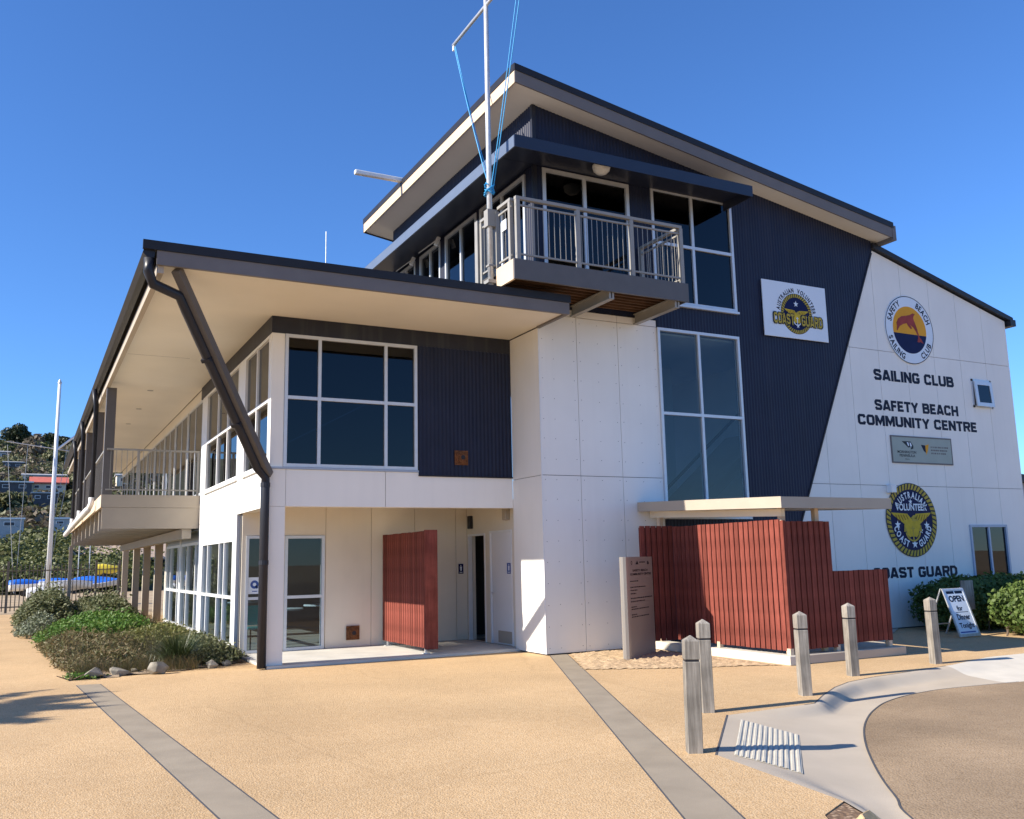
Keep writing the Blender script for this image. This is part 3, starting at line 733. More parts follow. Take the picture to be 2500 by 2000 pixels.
def rail_run(p, q, posts, zb=6.44, zt=7.52, bal_gap=.105, skip_ends=True):
    p = Vector(p); q = Vector(q); d = (q-p); L = d.length; d.normalize()
    part('handrail', MB().bar((p.x, p.y, zt-.02), (q.x, q.y, zt-.02), .075, .05), 'rail_grey', bal)
    B = MB().bar((p.x, p.y, zt-.14), (q.x, q.y, zt-.14), .03, .03); part('upper_rail', B, 'rail_grey', bal)
    part('lower_rail', MB().bar((p.x, p.y, zb+.10), (q.x, q.y, zb+.10), .03, .03), 'rail_grey', bal)
    n = int(L/bal_gap)
    for k in range(1, n):
        c = p+d*(L*k/n)
        if any(abs((c-p).length-t) < .07 for t in posts): continue
        part('baluster', MB().bar((c.x, c.y, zb+.115), (c.x, c.y, zt-.155), .009, .009, (1, 0, 0)), 'rail_grey', bal)
    for t in posts:
        c = p+d*t; part('post', MB().box(c.x-.035, c.x+.035, c.y-.035, c.y+.035, zb-.1 if t else zb, zt-.046), 'rail_grey', bal)
rail_run((bx0+.06, by+.05, 0), (bx1-.04, by+.05, 0), (.04, 1.2, 2.3, 3.38))
rail_run((bx0+.05, by+.14, 0), (bx0+.05, -1.84, 0), (.05, .55))
rail_run((bx0+.05, -1.58, 0), (bx0+.05, -1.16, 0), (.40,))
rail_run((bx1-.04, by+.14, 0), (bx1-.04, YB-.04, 0), (1.13,))
part('side_screen', MB().box(bx0-.02, bx0+.33, -1.13, -1.02, 6.2, 7.53), 'rail_grey', bal)
part('gate_sign', MB().box(bx0+.0, bx0+.012, by+.26, by+.44, 7.02, 7.2), 'sign_white', bal)
# --- flagpole beside the balcony
fp = thing('flagpole', 'tall pale signal mast with cross yard rising beside the tower balcony', 'flagpole')
MX, MY = 3.24, -1.71
obj('mast', MB().tube([(MX, MY, 5.95), (MX, MY, 9), (MX, MY, 13.5)], .05, 12, .04).mesh('mast', True), 'galv', fp)
obj('yard', MB().tube([(MX, MY+1.42, 11.32), (MX, MY-1.6, 11.32)], .032, 10).mesh('yard', True), 'galv', fp)
for a_, z0_, z1_ in ((.09, 6.20, 6.26), (.06, 6.5, 6.53), (.075, 7.2, 7.5)): obj('bracket', MB().box(MX-a_, MX+.11, MY-a_, MY+a_, z0_, z1_), 'rail_grey', fp)
obj('pulley', MB().box(MX-.02, MX+.02, MY+1.36, MY+1.42, 11.20, 11.29), 'white_frame', fp)
CL = (MX, MY-.02, 7.86)
for k, (yy, oo, mt) in enumerate(((MY+1.38, .0, 'rope_blue'), (MY+1.36, .05, 'rope_blue'), (MY-1.28, .02, 'rope_blue'), (MY-1.4, .06, 'rope_blue'))):
    pts = [Vector(CL)*(1-t)+Vector((MX+oo*.3, yy, 11.28))*t+Vector((0, 0, -.10*math.sin(math.pi*t)))+Vector((oo*(1-t), oo*.4*math.sin(3*t), 0)) for t in np.linspace(0, 1, 9)]
    obj('halyard', MB().tube(pts, .0095, 6), mt, fp)
B = MB()
for k in range(7):
    a0 = k*.9; B.tube([(MX+.075*math.cos(a0+t)*(1+.25*math.sin(3*t+k)), MY+.075*math.sin(a0+t), 7.80+.025*k+.035*math.sin(2*t+k)) for t in np.linspace(0, 5, 12)], .011, 6)
obj('rope_coil', B, 'rope_blue', fp); rebase(fp, (MX, MY, 5.95))
# radar bar and whip aerial
rd = thing('radar_scanner', 'white radar bar sticking out beyond the left edge of the tower roof', 'radar')
obj('scanner_bar', bevel(MB().box(2.72, 4.9, 4.04, 4.16, 10.38, 10.49).mesh('scanner_bar'), .025, 2), 'hull_white', rd)
obj('pedestal', MB().tube([(4.5, 4.1, 10.25), (4.5, 4.1, 10.37)], .10, 12), 'hull_white', rd); rebase(rd, (4.5, 4.1, 10.25))
tag(obj('whip_aerial', MB().tube([(3.2, 8.0, 6.0), (3.2, 8.0, 10.4)], .012, 6), 'galv'), 'thin pale whip aerial standing on the lower roof left of the tower', 'aerial')

# --- lower roof over the upper floor
lx0, lx1, ly0, ly1 = -2.14, 4.50, -2.15, 28.0
lr = part('lower_roof', MB().add([(lx0, ly0+.04, 5.93), (4.46, ly0+.04, 5.97), (4.46, ly1, 5.97), (lx0, ly1, 5.93), (lx0, ly0+.04, 5.98), (4.46, ly0+.04, 6.02), (4.46, ly1, 6.02), (lx0, ly1, 5.98)],
      [(0, 3, 2, 1), (4, 5, 6, 7), (0, 1, 5, 4), (1, 2, 6, 5), (2, 3, 7, 6), (3, 0, 4, 7)]), 'black_trim')
part('soffit', MB().box(lx0+.12, XB-.005, ly0+.06, 6.98, 5.735, 5.76), 'soffit', lr)
part('soffit', MB().box(lx0+.12, .02, 6.985, ly1, 5.735, 5.76), 'soffit', lr)
part('front_beam', MB().box(lx0+.06, 4.50, ly0, ly0+.055, 5.70, 5.90), 'grey_fascia', lr)
part('front_capping', MB().box(lx0-.125, 4.52, ly0-.02, ly0+.035, 5.902, 6.03), 'black_trim', lr)
part('end_beam', MB().box(4.44, 4.50, ly0+.056, YB-.006, 5.70, 5.90), 'grey_fascia', lr)
part('edge_beam', MB().box(lx0+.08, lx0+.16, ly0+.06, ly1, 5.60, 5.76), 'taupe_board', lr)
B = MB(); B.xz([(lx0-.09, 5.98), (lx0-.12, 5.86), (lx0-.06, 5.80), (lx0+.03, 5.80), (lx0+.05, 5.98), (lx0+.03, 5.98), (lx0+.015, 5.82), (lx0-.055, 5.82), (lx0-.10, 5.87), (lx0-.075, 5.98)], ly0+.037, ly1); B.xz([(lx0-.088, 5.975), (lx0-.118, 5.86), (lx0-.06, 5.802), (lx0+.03, 5.802), (lx0+.048, 5.975)], ly0+.0355, ly0+.045)
part('gutter', B, 'dark_pipe', lr)
part('soffit_joint', MB().box(-1.9, -.75, 3.85, 3.862, 5.7335, 5.7348), 'grey_fascia', lr)
for x_, y_ in ((-1.06, 7.7), (-1.03, 10.5), (-1.03, 13.3)): part('downlight', MB().tube([(x_, y_, 5.728), (x_, y_, 5.7345)], .07, 16), 'downlight', lr)
# --- corner column, raking strut and its downpipe
part('corner_column', MB().box(0, .266, .002, .30, 0, 2.552), 'white_panel')
part('corner_capping', MB().box(.0, .266, 0, .30, 2.556, 3.165), 'white_panel')
P0, P1 = Vector((-.02, -.04, 3.06)), Vector((-1.80, -2.02, 5.70))
part('raking_strut', MB().bar(P0, P1, .115, .13), 'taupe_steel')
dn = (P1-P0).normalized(); off = Vector((-.10, .02, -.06))
pts = [(-2.17, -2.05, 5.80), (-2.17, -2.05, 5.62), (-2.10, -1.98, 5.47), tuple(P1+off-dn*.36), tuple(P1+off-dn*.62), tuple(P0+off*1.0+dn*.22), (-.075, -.055, 3.02), (-.075, -.055, 2.85), (-.075, -.055, .02)]
dp = part('downpipe', MB().tube(pts, .072, 12).mesh('downpipe', True), 'dark_pipe')
for t in (.3, .62): c = P0+off+(P1-P0)*t; part('pipe_clip', MB().bar(c-dn*.03, c+dn*.03, .15, .15), 'dark_pipe', dp)
for z in (1.62, 2.86): part('pipe_collar', MB().tube([(-.075, -.055, z), (-.075, -.055, z+.07)], .08, 12), 'dark_pipe', dp)

# --- front beam and upper front wall (plane y = 0)
part('panel', MB().box(.272, 1.985, 0, .03, 2.555, 3.165), 'white_panel')
part('panel', MB().box(1.995, XB-.003, 0, .03, 2.555, 3.165), 'white_panel')
part('beam_core', MB().box(.272, XB-.003, .032, .28, 2.56, 3.16), 'cream_wall')
part('undercroft_ceiling', MB().box(.01, 4.6, .282, 2.33, 2.74, 2.78), 'cream_wall')
part('sill_flashing', MB().box(.0, 2.60, -.03, .06, 3.168, 3.20), 'awning_silver')
part('head_band', MB().box(-.012, XB-.006, -.012, .05, 5.45, 5.733), 'navy_trim')
part('head_band', MB().box(-.012, .05, .052, 6.98, 5.45, 5.733), 'navy_trim')
part('corner_post', MB().box(0, .215, .002, .2, 3.202, 5.448), 'white_panel')
window(club, 'y', 0, .22, 2.585, 3.205, 5.448, mull=(.815, 2.0), trans=(4.37,), f=.055, depth=.1, sill=False)
part('corrugated_sheet', corrugated('y', -.004, 2.60, XB-.008, lambda x: [(3.12, 5.449)], amp=.008), 'navy_sheet')
part('upper_wall_core', MB().box(2.6, XB, .02, .12, 3.17, 5.73), 'joint')
part('sheet_bottom_trim', MB().box(2.60, XB-.006, -.03, .0, 3.10, 3.125), 'black_trim')
def vent(fn, label):
    t = thing('wall_vent', label, 'vent')
    B = MB(); hw = .13
    for q in ((-hw, hw, -hw, -hw+.03), (-hw, hw, hw-.03, hw), (-hw, -hw+.03, -hw+.03, hw-.03), (hw-.03, hw, -hw+.03, hw-.03)): B.box(q[0], q[1], 0, .012, q[2], q[3])
    B.box(-hw+.02, hw-.02, .004, .010, -hw+.02, hw-.02); f_ = obj('flange', B, 'rust', t)
    D = MB()
    for k in range(3): D.tube([(0, -.03-.02*k, 0), (0, .005, 0)], .11-.028*k, 18)
    obj('cowl', D.mesh('cowl'), 'rust', t); obj('hole_shade_disc', MB().tube([(0, -.078, 0), (0, -.071, 0)], .04, 14), 'black_trim', t); t.location = fn; return t  # black disc paints the shade of the cowl's hole
vent((3.42, -.036, 3.45), 'rusty square vent on the navy corrugated wall beside the upper window')
vent((2.17, 2.30, .31), 'rusty round vent low on the cream wall of the undercroft')

# --- left facade (plane x = 0)
part('panel', MB().box(0, .03, .302, 6.79, 2.56, 3.22), 'white_panel')
part('left_band_core', MB().box(.032, .25, .302, 6.79, 2.57, 3.2), 'cream_wall')
B = MB()
for p in minus(rect(2.54, 6.79, .02, 2.555), [(2.82, 6.25, .12, 2.13)]): B.yz(p, 0, .06)
part('left_wall', B, 'white_wall')
part('return_wall', MB().box(.062, .16, 2.54, 2.66, .02, 2.72), 'cream_wall')
window(club, 'x', .004, 2.82, 6.25, .125, 2.125, mull=(), trans=(1.03,), mul_by_row=[(3.78, 4.45, 5.68), (3.75, 4.28, 5.6)], f=.055, depth=.09, fm='white_frame', gm='glass_clear')
window(club, 'x', .03, 6.80, 9.55, .15, 2.18, trans=(1.03,), mull=(7.39, 8.64), f=.06, depth=.09, fm='white_frame', gm='glass_clear')
window(club, 'x', .03, 9.68, 12.2, .15, 2.18, trans=(1.03,), mull=(10.17, 11.45), f=.06, depth=.09, fm='white_frame', gm='glass_clear')
part('window_post', MB().box(.0, .10, 9.55, 9.68, .02, 2.45), 'white_wall')
part('end_post', MB().box(.0, .14, 12.2, 12.34, .02, 2.45), 'cream_wall')
part('window_header', MB().box(.03, .09, 6.80, 12.3, 2.185, 2.40), 'awning_silver')
part('header_strip', MB().box(.02, .09, 6.80, 12.3, 2.405, 2.46), 'white_frame')
part('plinth', MB().box(-.02, .12, 2.54, 12.34, 0, .118), 'white_wall')
window(club, 'x', .004, .13, 2.10, 3.235, 5.44, trans=(4.33,), mull=(1.13,), f=.055, depth=.09, fm='white_frame', sill=True)
window(club, 'x', .004, 2.64, 6.17, 3.235, 5.44, trans=(4.33,), mull=(3.77, 4.85), f=.055, depth=.09, fm='white_frame', sill=True)
part('window_post', MB().box(.0, .12, 2.10, 2.64, 3.22, 5.448), 'white_wall')
part('window_post', MB().box(.0, .12, 6.17, 6.80, 3.22, 5.448), 'white_wall')
# long terrace wall of sliding doors
part('terrace_header', MB().box(.04, .14, 6.99, 27.5, 5.50, 5.733), 'soffit')
ys = np.linspace(7.0, 27.4, 10)
for i in range(9):
    window(club, 'x', .05, ys[i]+.05, ys[i+1]-.05, 3.24, 5.50, mull=((ys[i]+ys[i+1])/2,), f=.06, depth=.06, fm='aluminium', sill=False, name='sliding_door', inset=.008)
    part('window_post', MB().box(.046, .16, ys[i]-.05, ys[i]+.05, 3.22, 5.50), 'taupe_board')
# --- terrace deck
td = part('terrace', MB().box(-2.02, .02, 6.84, 22.2, 3.12, 3.20), 'taupe_board')
part('end_board', MB().box(-2.06, -.004, 6.79, 6.835, 2.935, 3.21), 'taupe_board', td)
part('end_beam', MB().box(-2.03, -.004, 6.80, 6.86, 2.47, 2.93), 'taupe_board', td)
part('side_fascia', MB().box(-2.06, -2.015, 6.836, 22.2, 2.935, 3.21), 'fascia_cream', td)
for y in (8.2, 9.7, 11.4, 13.3, 15.4, 17.6, 20.0, 22.0):
    part('joist', MB().box(-2.0, .0, y-.06, y+.06, 2.47, 3.11), 'taupe_board', td)
part('bearer', MB().box(-.35, -.15, 6.9, 22.1, 2.25, 2.465), 'taupe_board', td)
part('terrace_underside', MB().box(-1.99, 0, 6.87, 22.1, 3.06, 3.10), 'taupe_board', td)
part('handrail', MB().bar((-1.98, 6.88, 4.22), (-.02, 6.88, 4.22), .05, .04), 'rail_grey', td)
part('lower_rail', MB().bar((-1.98, 6.88, 3.33), (-.02, 6.88, 3.33), .03, .03), 'rail_grey', td)
for k in range(17): part('baluster', MB().bar((-1.9+k*.112, 6.88, 3.34), (-1.9+k*.112, 6.88, 4.2), .012, .012, (1, 0, 0)), 'rail_grey', td)
for x in (-1.33, -.66, -.05): part('post', MB().box(x-.025, x+.025, 6.855, 6.905, 3.2, 4.2), 'rail_grey', td)
part('handrail', MB().bar((-2.0, 7.2, 4.22), (-2.0, 22.1, 4.22), .05, .04), 'rail_grey', td)
for k in range(40): part('baluster', MB().bar((-2.0, 7.5+k*.37, 3.2), (-2.0, 7.5+k*.37, 4.2), .014, .014, (1, 0, 0)), 'rail_grey', td)
for y in (7.0, 10.6, 14.6, 19.0, 22.0): part('roof_post', MB().box(-2.04, -1.84, y-.09, y+.09, 3.2, 5.60), 'taupe_steel', td)
for y in (8.45, 13.85, 18.4):
    p = part('downpipe', MB().tube([(-2.22, y, 5.82), (-2.16, y, 5.45), (-2.16, y, 3.25)], .06, 10).mesh('downpipe', True), 'dark_pipe')
    part('pipe_elbow', MB().tube([(-2.16, y, 3.26), (-2.16, y, 3.12), (-2.20, y+.25, 3.0), (-2.20, y+.6, 2.98)], .062, 10).mesh('pipe_elbow', True), 'pvc_white', p)
part('drain_pipe', MB().tube([(-2.22, 8.6, 2.98), (-2.22, 14, 2.95), (-2.22, 22.0, 2.86)], .075, 10).mesh('drain_pipe', True), 'pvc_white')
for y in (15.7, 18.9, 22.2, 26.5): part('undercroft_post', MB().box(.12, .34, y-.11, y+.11, 0, 3.05), 'taupe_board')
part('outer_post', MB().box(-2.06, -1.94, 21.9, 22.02, 0, 2.46), 'kayak_yellow' if False else 'taupe_board')
part('rear_terrace_slab', MB().box(-.3, 4.4, 12.5, 27.5, 3.06, 3.2), 'taupe_board')
# --- interiors so that the glass has rooms behind it
part('ground_floor', MB().box(.06, 11, 2.45, 12.3, .0, .05), 'interior')
part('ground_ceiling', MB().box(.06, 11, 2.5, 12.3, 2.76, 2.9), 'interior')
part('ground_inner_wall', MB().box(6.0, 6.1, 2.5, 12.3, 0, 2.76), 'interior')
part('ground_rear_wall', MB().box(.1, 6.0, 12.25, 12.33, 0, 2.76), 'interior')
part('first_floor', MB().box(.26, 4.4, .29, 27.5, 3.0, 3.19), 'interior')
part('first_inner_wall', MB().box(4.30, 4.40, .13, 27.5, 3.2, 5.75), 'interior')
part('first_cross_wall', MB().box(.2, 4.30, 27.4, 27.5, 3.2, 5.75), 'interior')
part('first_ceiling', MB().box(.14, 4.3, .13, 27.5, 5.77, 5.9), 'interior')
for (x, y, l_) in ((1.2, 3.8, 'round table inside, nearest the undercroft window'), (2.4, 5.2, 'round table inside, behind the one nearest the undercroft window'), (1.4, 8.6, 'round table inside the windows under the terrace, nearer the glass'), (2.6, 10.2, 'round table inside the windows under the terrace, farther from the glass')):                 # café tables behind the glass
    t = thing('cafe_table', l_, 'table', 'tables inside the ground floor')
    obj('table_top', MB().tube([(x, y, .72), (x, y, .75)], .4, 20), 'interior_pale', t); obj('pedestal', MB().tube([(x, y, .05), (x, y, .72)], .04, 8), 'black_trim', t); rebase(t, (x, y, .05))
ch = thing('plastic_chair', 'teal plastic chair just inside the narrow undercroft window', 'chair')
obj('seat', MB().box(.32, .72, 2.75, 3.15, .44, .47), 'teal_plastic', ch); obj('backrest', MB().box(.32, .72, 3.13, 3.17, .5, .86), 'teal_plastic', ch)
for a in (.35, .69):
    for b in (2.78, 3.12): obj('leg', MB().tube([(a, b, .05), (a, b, .44)], .014, 6), 'black_trim', ch)
rebase(ch, (.5, 2.95, .05))

# --- undercroft: slab, back wall, doors
part('entry_slab', MB().box(.0, 4.58, -.10, 2.33, .001, .045), 'slab')
part('back_wall_core', None or (lambda B: [B.xz(p, 2.365, 2.44) for p in minus(rect(.05, 4.6, 0, 2.76), [(.14, .79, .05, 2.16), (.85, 1.61, .05, 2.16)])] and B)(MB()), 'joint')
pc = [.06, .815, 1.63, 2.54, 3.45, 4.35, 4.6]
for i in range(6):
    B = MB()
    for p in minus(rect(pc[i]+.004, pc[i+1]-.004, .05, 2.735), [(.14, .79, .05, 2.16), (.85, 1.61, .05, 2.16)]): B.xz(p, 2.33, 2.36)
    part('panel', B, 'cream_wall')
w1 = window(club, 'y', 2.325, .14, .79, .05, 2.155, trans=(1.02,), f=.05, depth=.09, gm='glass_clear', sill=False)
w2 = window(club, 'y', 2.325, .85, 1.61, .05, 2.155, trans=(1.02,), f=.055, depth=.09, gm='glass_clear', sill=False)
q = thing('window_notice', 'white notice with a round blue mark on the narrow undercroft window', 'notice')
obj('card', MB().box(.20, .42, 2.352, 2.357, 1.10, 1.40), 'sign_white', q)
fnq = lambda a, b: (a, 2.3505, b)
B = MB(); disc(B, fnq, .31, 1.27, .075, 28, .032); flatpoly(B, fnq, [(.32, 1.24), (.35, 1.19), (.38, 1.21), (.345, 1.26)]); B.add([fnq(.27, 1.14), fnq(.36, 1.14), fnq(.36, 1.155), fnq(.27, 1.155)], [(0, 1, 2, 3)])
obj('print', noflip(B, 'print'), 'ink_blue', q); rebase(q, (.31, 2.35, 1.1))
B = MB()
for p in minus(rect(.002, 2.33, .045, 2.735), [(.33, 1.27, .046, 2.18), (1.47, 2.27, .046, 2.15)]): B.yz(p, 4.60, 4.68)
part('side_wall', B, 'cream_wall')
d2 = part('toilet_door', MB().box(4.615, 4.655, .38, 1.22, .055, 2.14), 'white_wall')
B = MB(); B.box(4.588, 4.66, .33, .375, .046, 2.18); B.box(4.588, 4.66, 1.225, 1.27, .046, 2.18); B.box(4.588, 4.66, .376, 1.224, 2.142, 2.18); part('door_frame', B, 'white_frame', d2)
part('kick_plate', MB().box(4.609, 4.614, .40, .98, .08, .30), 'taupe_board', d2)
part('door_handle', MB().tube([(4.60, 1.14, 1.0), (4.56, 1.14, 1.0), (4.56, 1.04, 1.0)], .01, 6), 'galv', d2)
B = MB(); B.box(4.588, 4.67, 1.47, 1.51, .046, 2.15); B.box(4.588, 4.67, 2.235, 2.275, .046, 2.15); B.box(4.588, 4.67, 1.511, 2.234, 2.11, 2.15)
d1 = part('open_doorway', B, 'white_frame')
part('door_reveal', MB().box(4.681, 4.745, 2.236, 2.30, .046, 2.15), 'cream_wall', d1)
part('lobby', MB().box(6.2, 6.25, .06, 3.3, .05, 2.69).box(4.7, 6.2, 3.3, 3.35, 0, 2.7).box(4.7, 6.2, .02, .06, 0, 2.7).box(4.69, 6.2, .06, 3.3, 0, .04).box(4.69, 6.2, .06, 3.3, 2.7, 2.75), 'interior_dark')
lm = thing('bulkhead_lamp', 'black slim wall lamp above the open doorway in the undercroft', 'lamp')
obj('housing', bevel(MB().box(4.53, 4.598, 2.02, 2.16, 2.26, 2.52).mesh('housing'), .01), 'black_trim', lm); rebase(lm, (4.6, 2.09, 2.26))
tag(obj('wall_speaker', bevel(MB().box(4.50, 4.598, .38, .54, 2.36, 2.62).mesh('wall_speaker'), .02, 2), 'taupe_board'), 'small beige wall speaker above the closed toilet door', 'speaker')
def toilet_sign(root, fn, u0, u1, w0, w1):
    B = MB(); cu = (u0+u1)/2
    disc(B, fn, cu-.03*(u1-u0), w1-(w1-w0)*.18, (u1-u0)*.10, 14)
    flatpoly(B, fn, [(cu-(u1-u0)*.2, w1-(w1-w0)*.28), (cu+(u1-u0)*.2, w1-(w1-w0)*.28), (cu+(u1-u0)*.13, w0+(w1-w0)*.30), (cu-(u1-u0)*.13, w0+(w1-w0)*.30)])
    B.add([fn(cu-(u1-u0)*.3, w0+(w1-w0)*.12), fn(cu+(u1-u0)*.3, w0+(w1-w0)*.12), fn(cu+(u1-u0)*.3, w0+(w1-w0)*.18), fn(cu-(u1-u0)*.3, w0+(w1-w0)*.18)], [(0, 1, 2, 3)])
    obj('pictogram', noflip(B, 'pictogram'), 'sign_white', root)
t = thing('toilet_sign', 'blue toilet sign with a white figure on the closed door', 'sign', 'toilet signs')
obj('plate', MB().box(4.603, 4.6135, .40, .56, 1.36, 1.56), 'ink_blue', t); toilet_sign(t, lambda a, b: (4.6015, a, b), .40, .56, 1.36, 1.56); rebase(t, (4.603, .48, 1.36))
t = thing('toilet_sign', 'dark braille toilet sign on the cream wall left of the open doorway', 'sign', 'toilet signs')
obj('plate', MB().box(4.40, 4.51, 2.322, 2.329, 1.36, 1.56), 'emblem_navy', t); toilet_sign(t, lambda a, b: (a, 2.3205, b), .40+4, 4.51, 1.36, 1.56); rebase(t, (4.45, 2.32, 1.36))
rebase(club, (0, 0, 0))

# ================================================================ TIMBER SCREENS AND ENTRY CANOPY
def slat_run(root, p, q, zb, zt, th=.03, wd=.092, pitch=.113, out=(0, 0, 0), m='red_timber', mesh=None):
    p = Vector((*p, 0)); q = Vector((*q, 0)); L = (q-p).length; d = (q-p).normalized(); n = int(round(L/pitch)); o = Vector(out)
    me = None
    for k in range(n):
        c = p+d*(L*(k+.5)/n)
        if me is None:
            B = MB(); a = d*wd/2; nn = Vector((-d.y, d.x, 0))*th/2
            base = [(-a-nn), (a-nn), (a+nn), (-a+nn)]
            B.add([(v.x, v.y, zb) for v in base]+[(v.x, v.y, zt) for v in base], [(0,3,2,1),(4,5,6,7),(0,1,5,4),(1,2,6,5),(2,3,7,6),(3,0,4,7)])
            me = bevel(B.mesh('slat'), .003)
        s = obj('slat', me, m, root); s.location = (c.x, c.y, random.uniform(-.004, .004))
es = thing('entry_screen', 'rust red vertical slat screen around the entrance on a concrete kerb', 'screen')
slat_run(es, (6.665, -1.86), (6.665, -4.50), .19, 2.13)
slat_run(es, (5.96, -1.835), (6.68, -1.835), .19, 2.15)
obj('backing', MB().box(5.97, 6.66, -1.815, -1.805, .22, 2.12), 'red_timber', es)
slat_run(es, (6.70, -4.565), (7.62, -4.565), .20, 2.10)
slat_run(es, (7.62, -4.565), (8.82, -4.565), .24, 1.34)
obj('backing', MB().box(6.690, 6.698, -4.50, -1.85, .22, 2.10), 'red_timber', es); obj('backing', MB().box(6.72, 7.60, -4.54, -4.532, .23, 2.07), 'red_timber', es); obj('backing', MB().box(7.63, 8.80, -4.54, -4.532, .27, 1.31), 'red_timber', es)
obj('corner_board', MB().box(6.648, 6.70, -4.58, -4.51, .18, 2.115), 'red_timber', es)
B = MB()
for z in (.45, 1.2, 1.95): B.box(6.70, 6.74, -4.5, -1.85, z, z+.07)
obj('side_rails', B, 'black_trim', es, 'stuff')
for z, x in ((.45, 8.82), (1.15, 8.82), (1.95, 7.62)): obj('front_rail', MB().box(6.745, x, -4.528, -4.49, z, z+.07), 'black_trim', es)
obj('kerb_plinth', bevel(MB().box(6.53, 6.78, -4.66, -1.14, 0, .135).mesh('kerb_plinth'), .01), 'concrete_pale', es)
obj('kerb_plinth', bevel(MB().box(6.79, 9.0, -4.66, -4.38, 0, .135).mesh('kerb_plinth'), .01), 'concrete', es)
for x, y in ((6.66, -4.55), (7.62, -4.54), (8.76, -4.54), (6.68, -1.4), (6.68, -2.95)): obj('foot', MB().box(x-.035, x+.035, y-.035, y+.035, .136, .23), 'fascia_cream', es)
rebase(es, (6.65, -4.58, 0))
sheet('entry_path', [(8.9, -4.5), (10.4, -3.0), (13.0, -1.15), (7.0, -1.15), (7.0, -4.36)], .02, 'concrete')
rs = thing('privacy_screen', 'rust red slat screen standing in the undercroft in front of the toilet doors', 'screen')
slat_run(rs, (2.77, .14), (2.77, 2.28), .14, 2.15)
for z in (.4, 1.15, 1.9): obj('rail', MB().box(2.787, 2.83, .14, 2.28, z, z+.07), 'red_timber', rs)
slat_run(rs, (2.845, .20), (2.845, 2.28), .14, 2.15)
obj('end_board', bevel(MB().box(2.752, 2.99, .085, .128, .12, 2.17).mesh('end_board'), .004), 'red_timber', rs)
for y in (.2, 2.1):
    obj('foot', MB().box(2.74, 2.86, y-.05, y+.05, .046, .06).box(2.785, 2.815, y-.015, y+.015, .06, .16), 'galv', rs)
rebase(rs, (2.8, 1.2, .045))
cp = thing('entry_canopy', 'flat cream canopy over the entrance above the red slat screen', 'canopy')
def cz(y): return 2.61+(y+1.08)/(-4.78+1.08)*(2.46-2.61)
cx0, cx1, cy0, cy1 = 6.45, 8.80, -4.78, YB-.03
n = 60; B = MB()
for i in range(n+1):
    x = cx0+.03+(cx1-cx0-.06)*i/n; z = .012*math.cos(i*1.9)
    B.v += [(x, cy0+.03, cz(cy0)-.02+z), (x, cy1, cz(cy1)-.02+z)]
    if i: B.f.append((2*i-2, 2*i, 2*i+1, 2*i-1))
obj('roof_sheet', B, 'awning_silver', cp)
yz4 = [(cy0, cz(cy0)-.17), (cy1, cz(cy1)-.17), (cy1, cz(cy1)), (cy0, cz(cy0))]
obj('left_fascia', MB().yz(yz4, cx0, cx0+.03), 'taupe_board', cp)
obj('right_fascia', MB().yz(yz4, cx1-.03, cx1), 'taupe_board', cp)
obj('front_fascia', MB().box(cx0+.031, cx1-.031, cy0+.001, cy0+.03, cz(cy0)-.17, cz(cy0)-.002), 'taupe_board', cp)
obj('ceiling', MB().yz([(cy0+.04, cz(cy0)-.16), (cy1, cz(cy1)-.16), (cy1, cz(cy1)-.14), (cy0+.04, cz(cy0)-.14)], cx0+.04, cx1-.04), 'cream_wall', cp)
obj('beam', MB().yz([(cy0+.3, cz(cy0)-.28), (cy1, cz(cy1)-.28), (cy1, cz(cy1)-.165), (cy0+.3, cz(cy0)-.165)], 6.72, 6.80), 'cream_wall', cp)
for x, y in ((6.78, -4.42), (7.48, -4.42), (6.78, -1.35)): obj('post', MB().box(x-.04, x+.04, y-.04, y+.04, .14, cz(y)-.165), 'fascia_cream', cp)
rebase(cp, (6.6, -4.4, 0))
# glazed entrance behind the canopy
ed = thing('entrance_door', 'dark glazed entrance door under the flat canopy', 'door')
B = MB(); B.box(7.3, 7.36, YB-.0, YB+.1, .03, 2.1); B.box(8.54, 8.6, YB, YB+.1, .03, 2.1); B.box(7.36, 8.54, YB, YB+.1, 2.04, 2.1); B.box(7.92, 7.98, YB, YB+.1, .03, 2.04); obj('frame', B, 'aluminium', ed)
for a, b in ((7.36, 7.92), (7.98, 8.54)): obj('pane', MB().box(a, b, YB+.04, YB+.046, .03, 2.04), 'glass_dark', ed)
rebase(ed, (7.95, YB, 0))

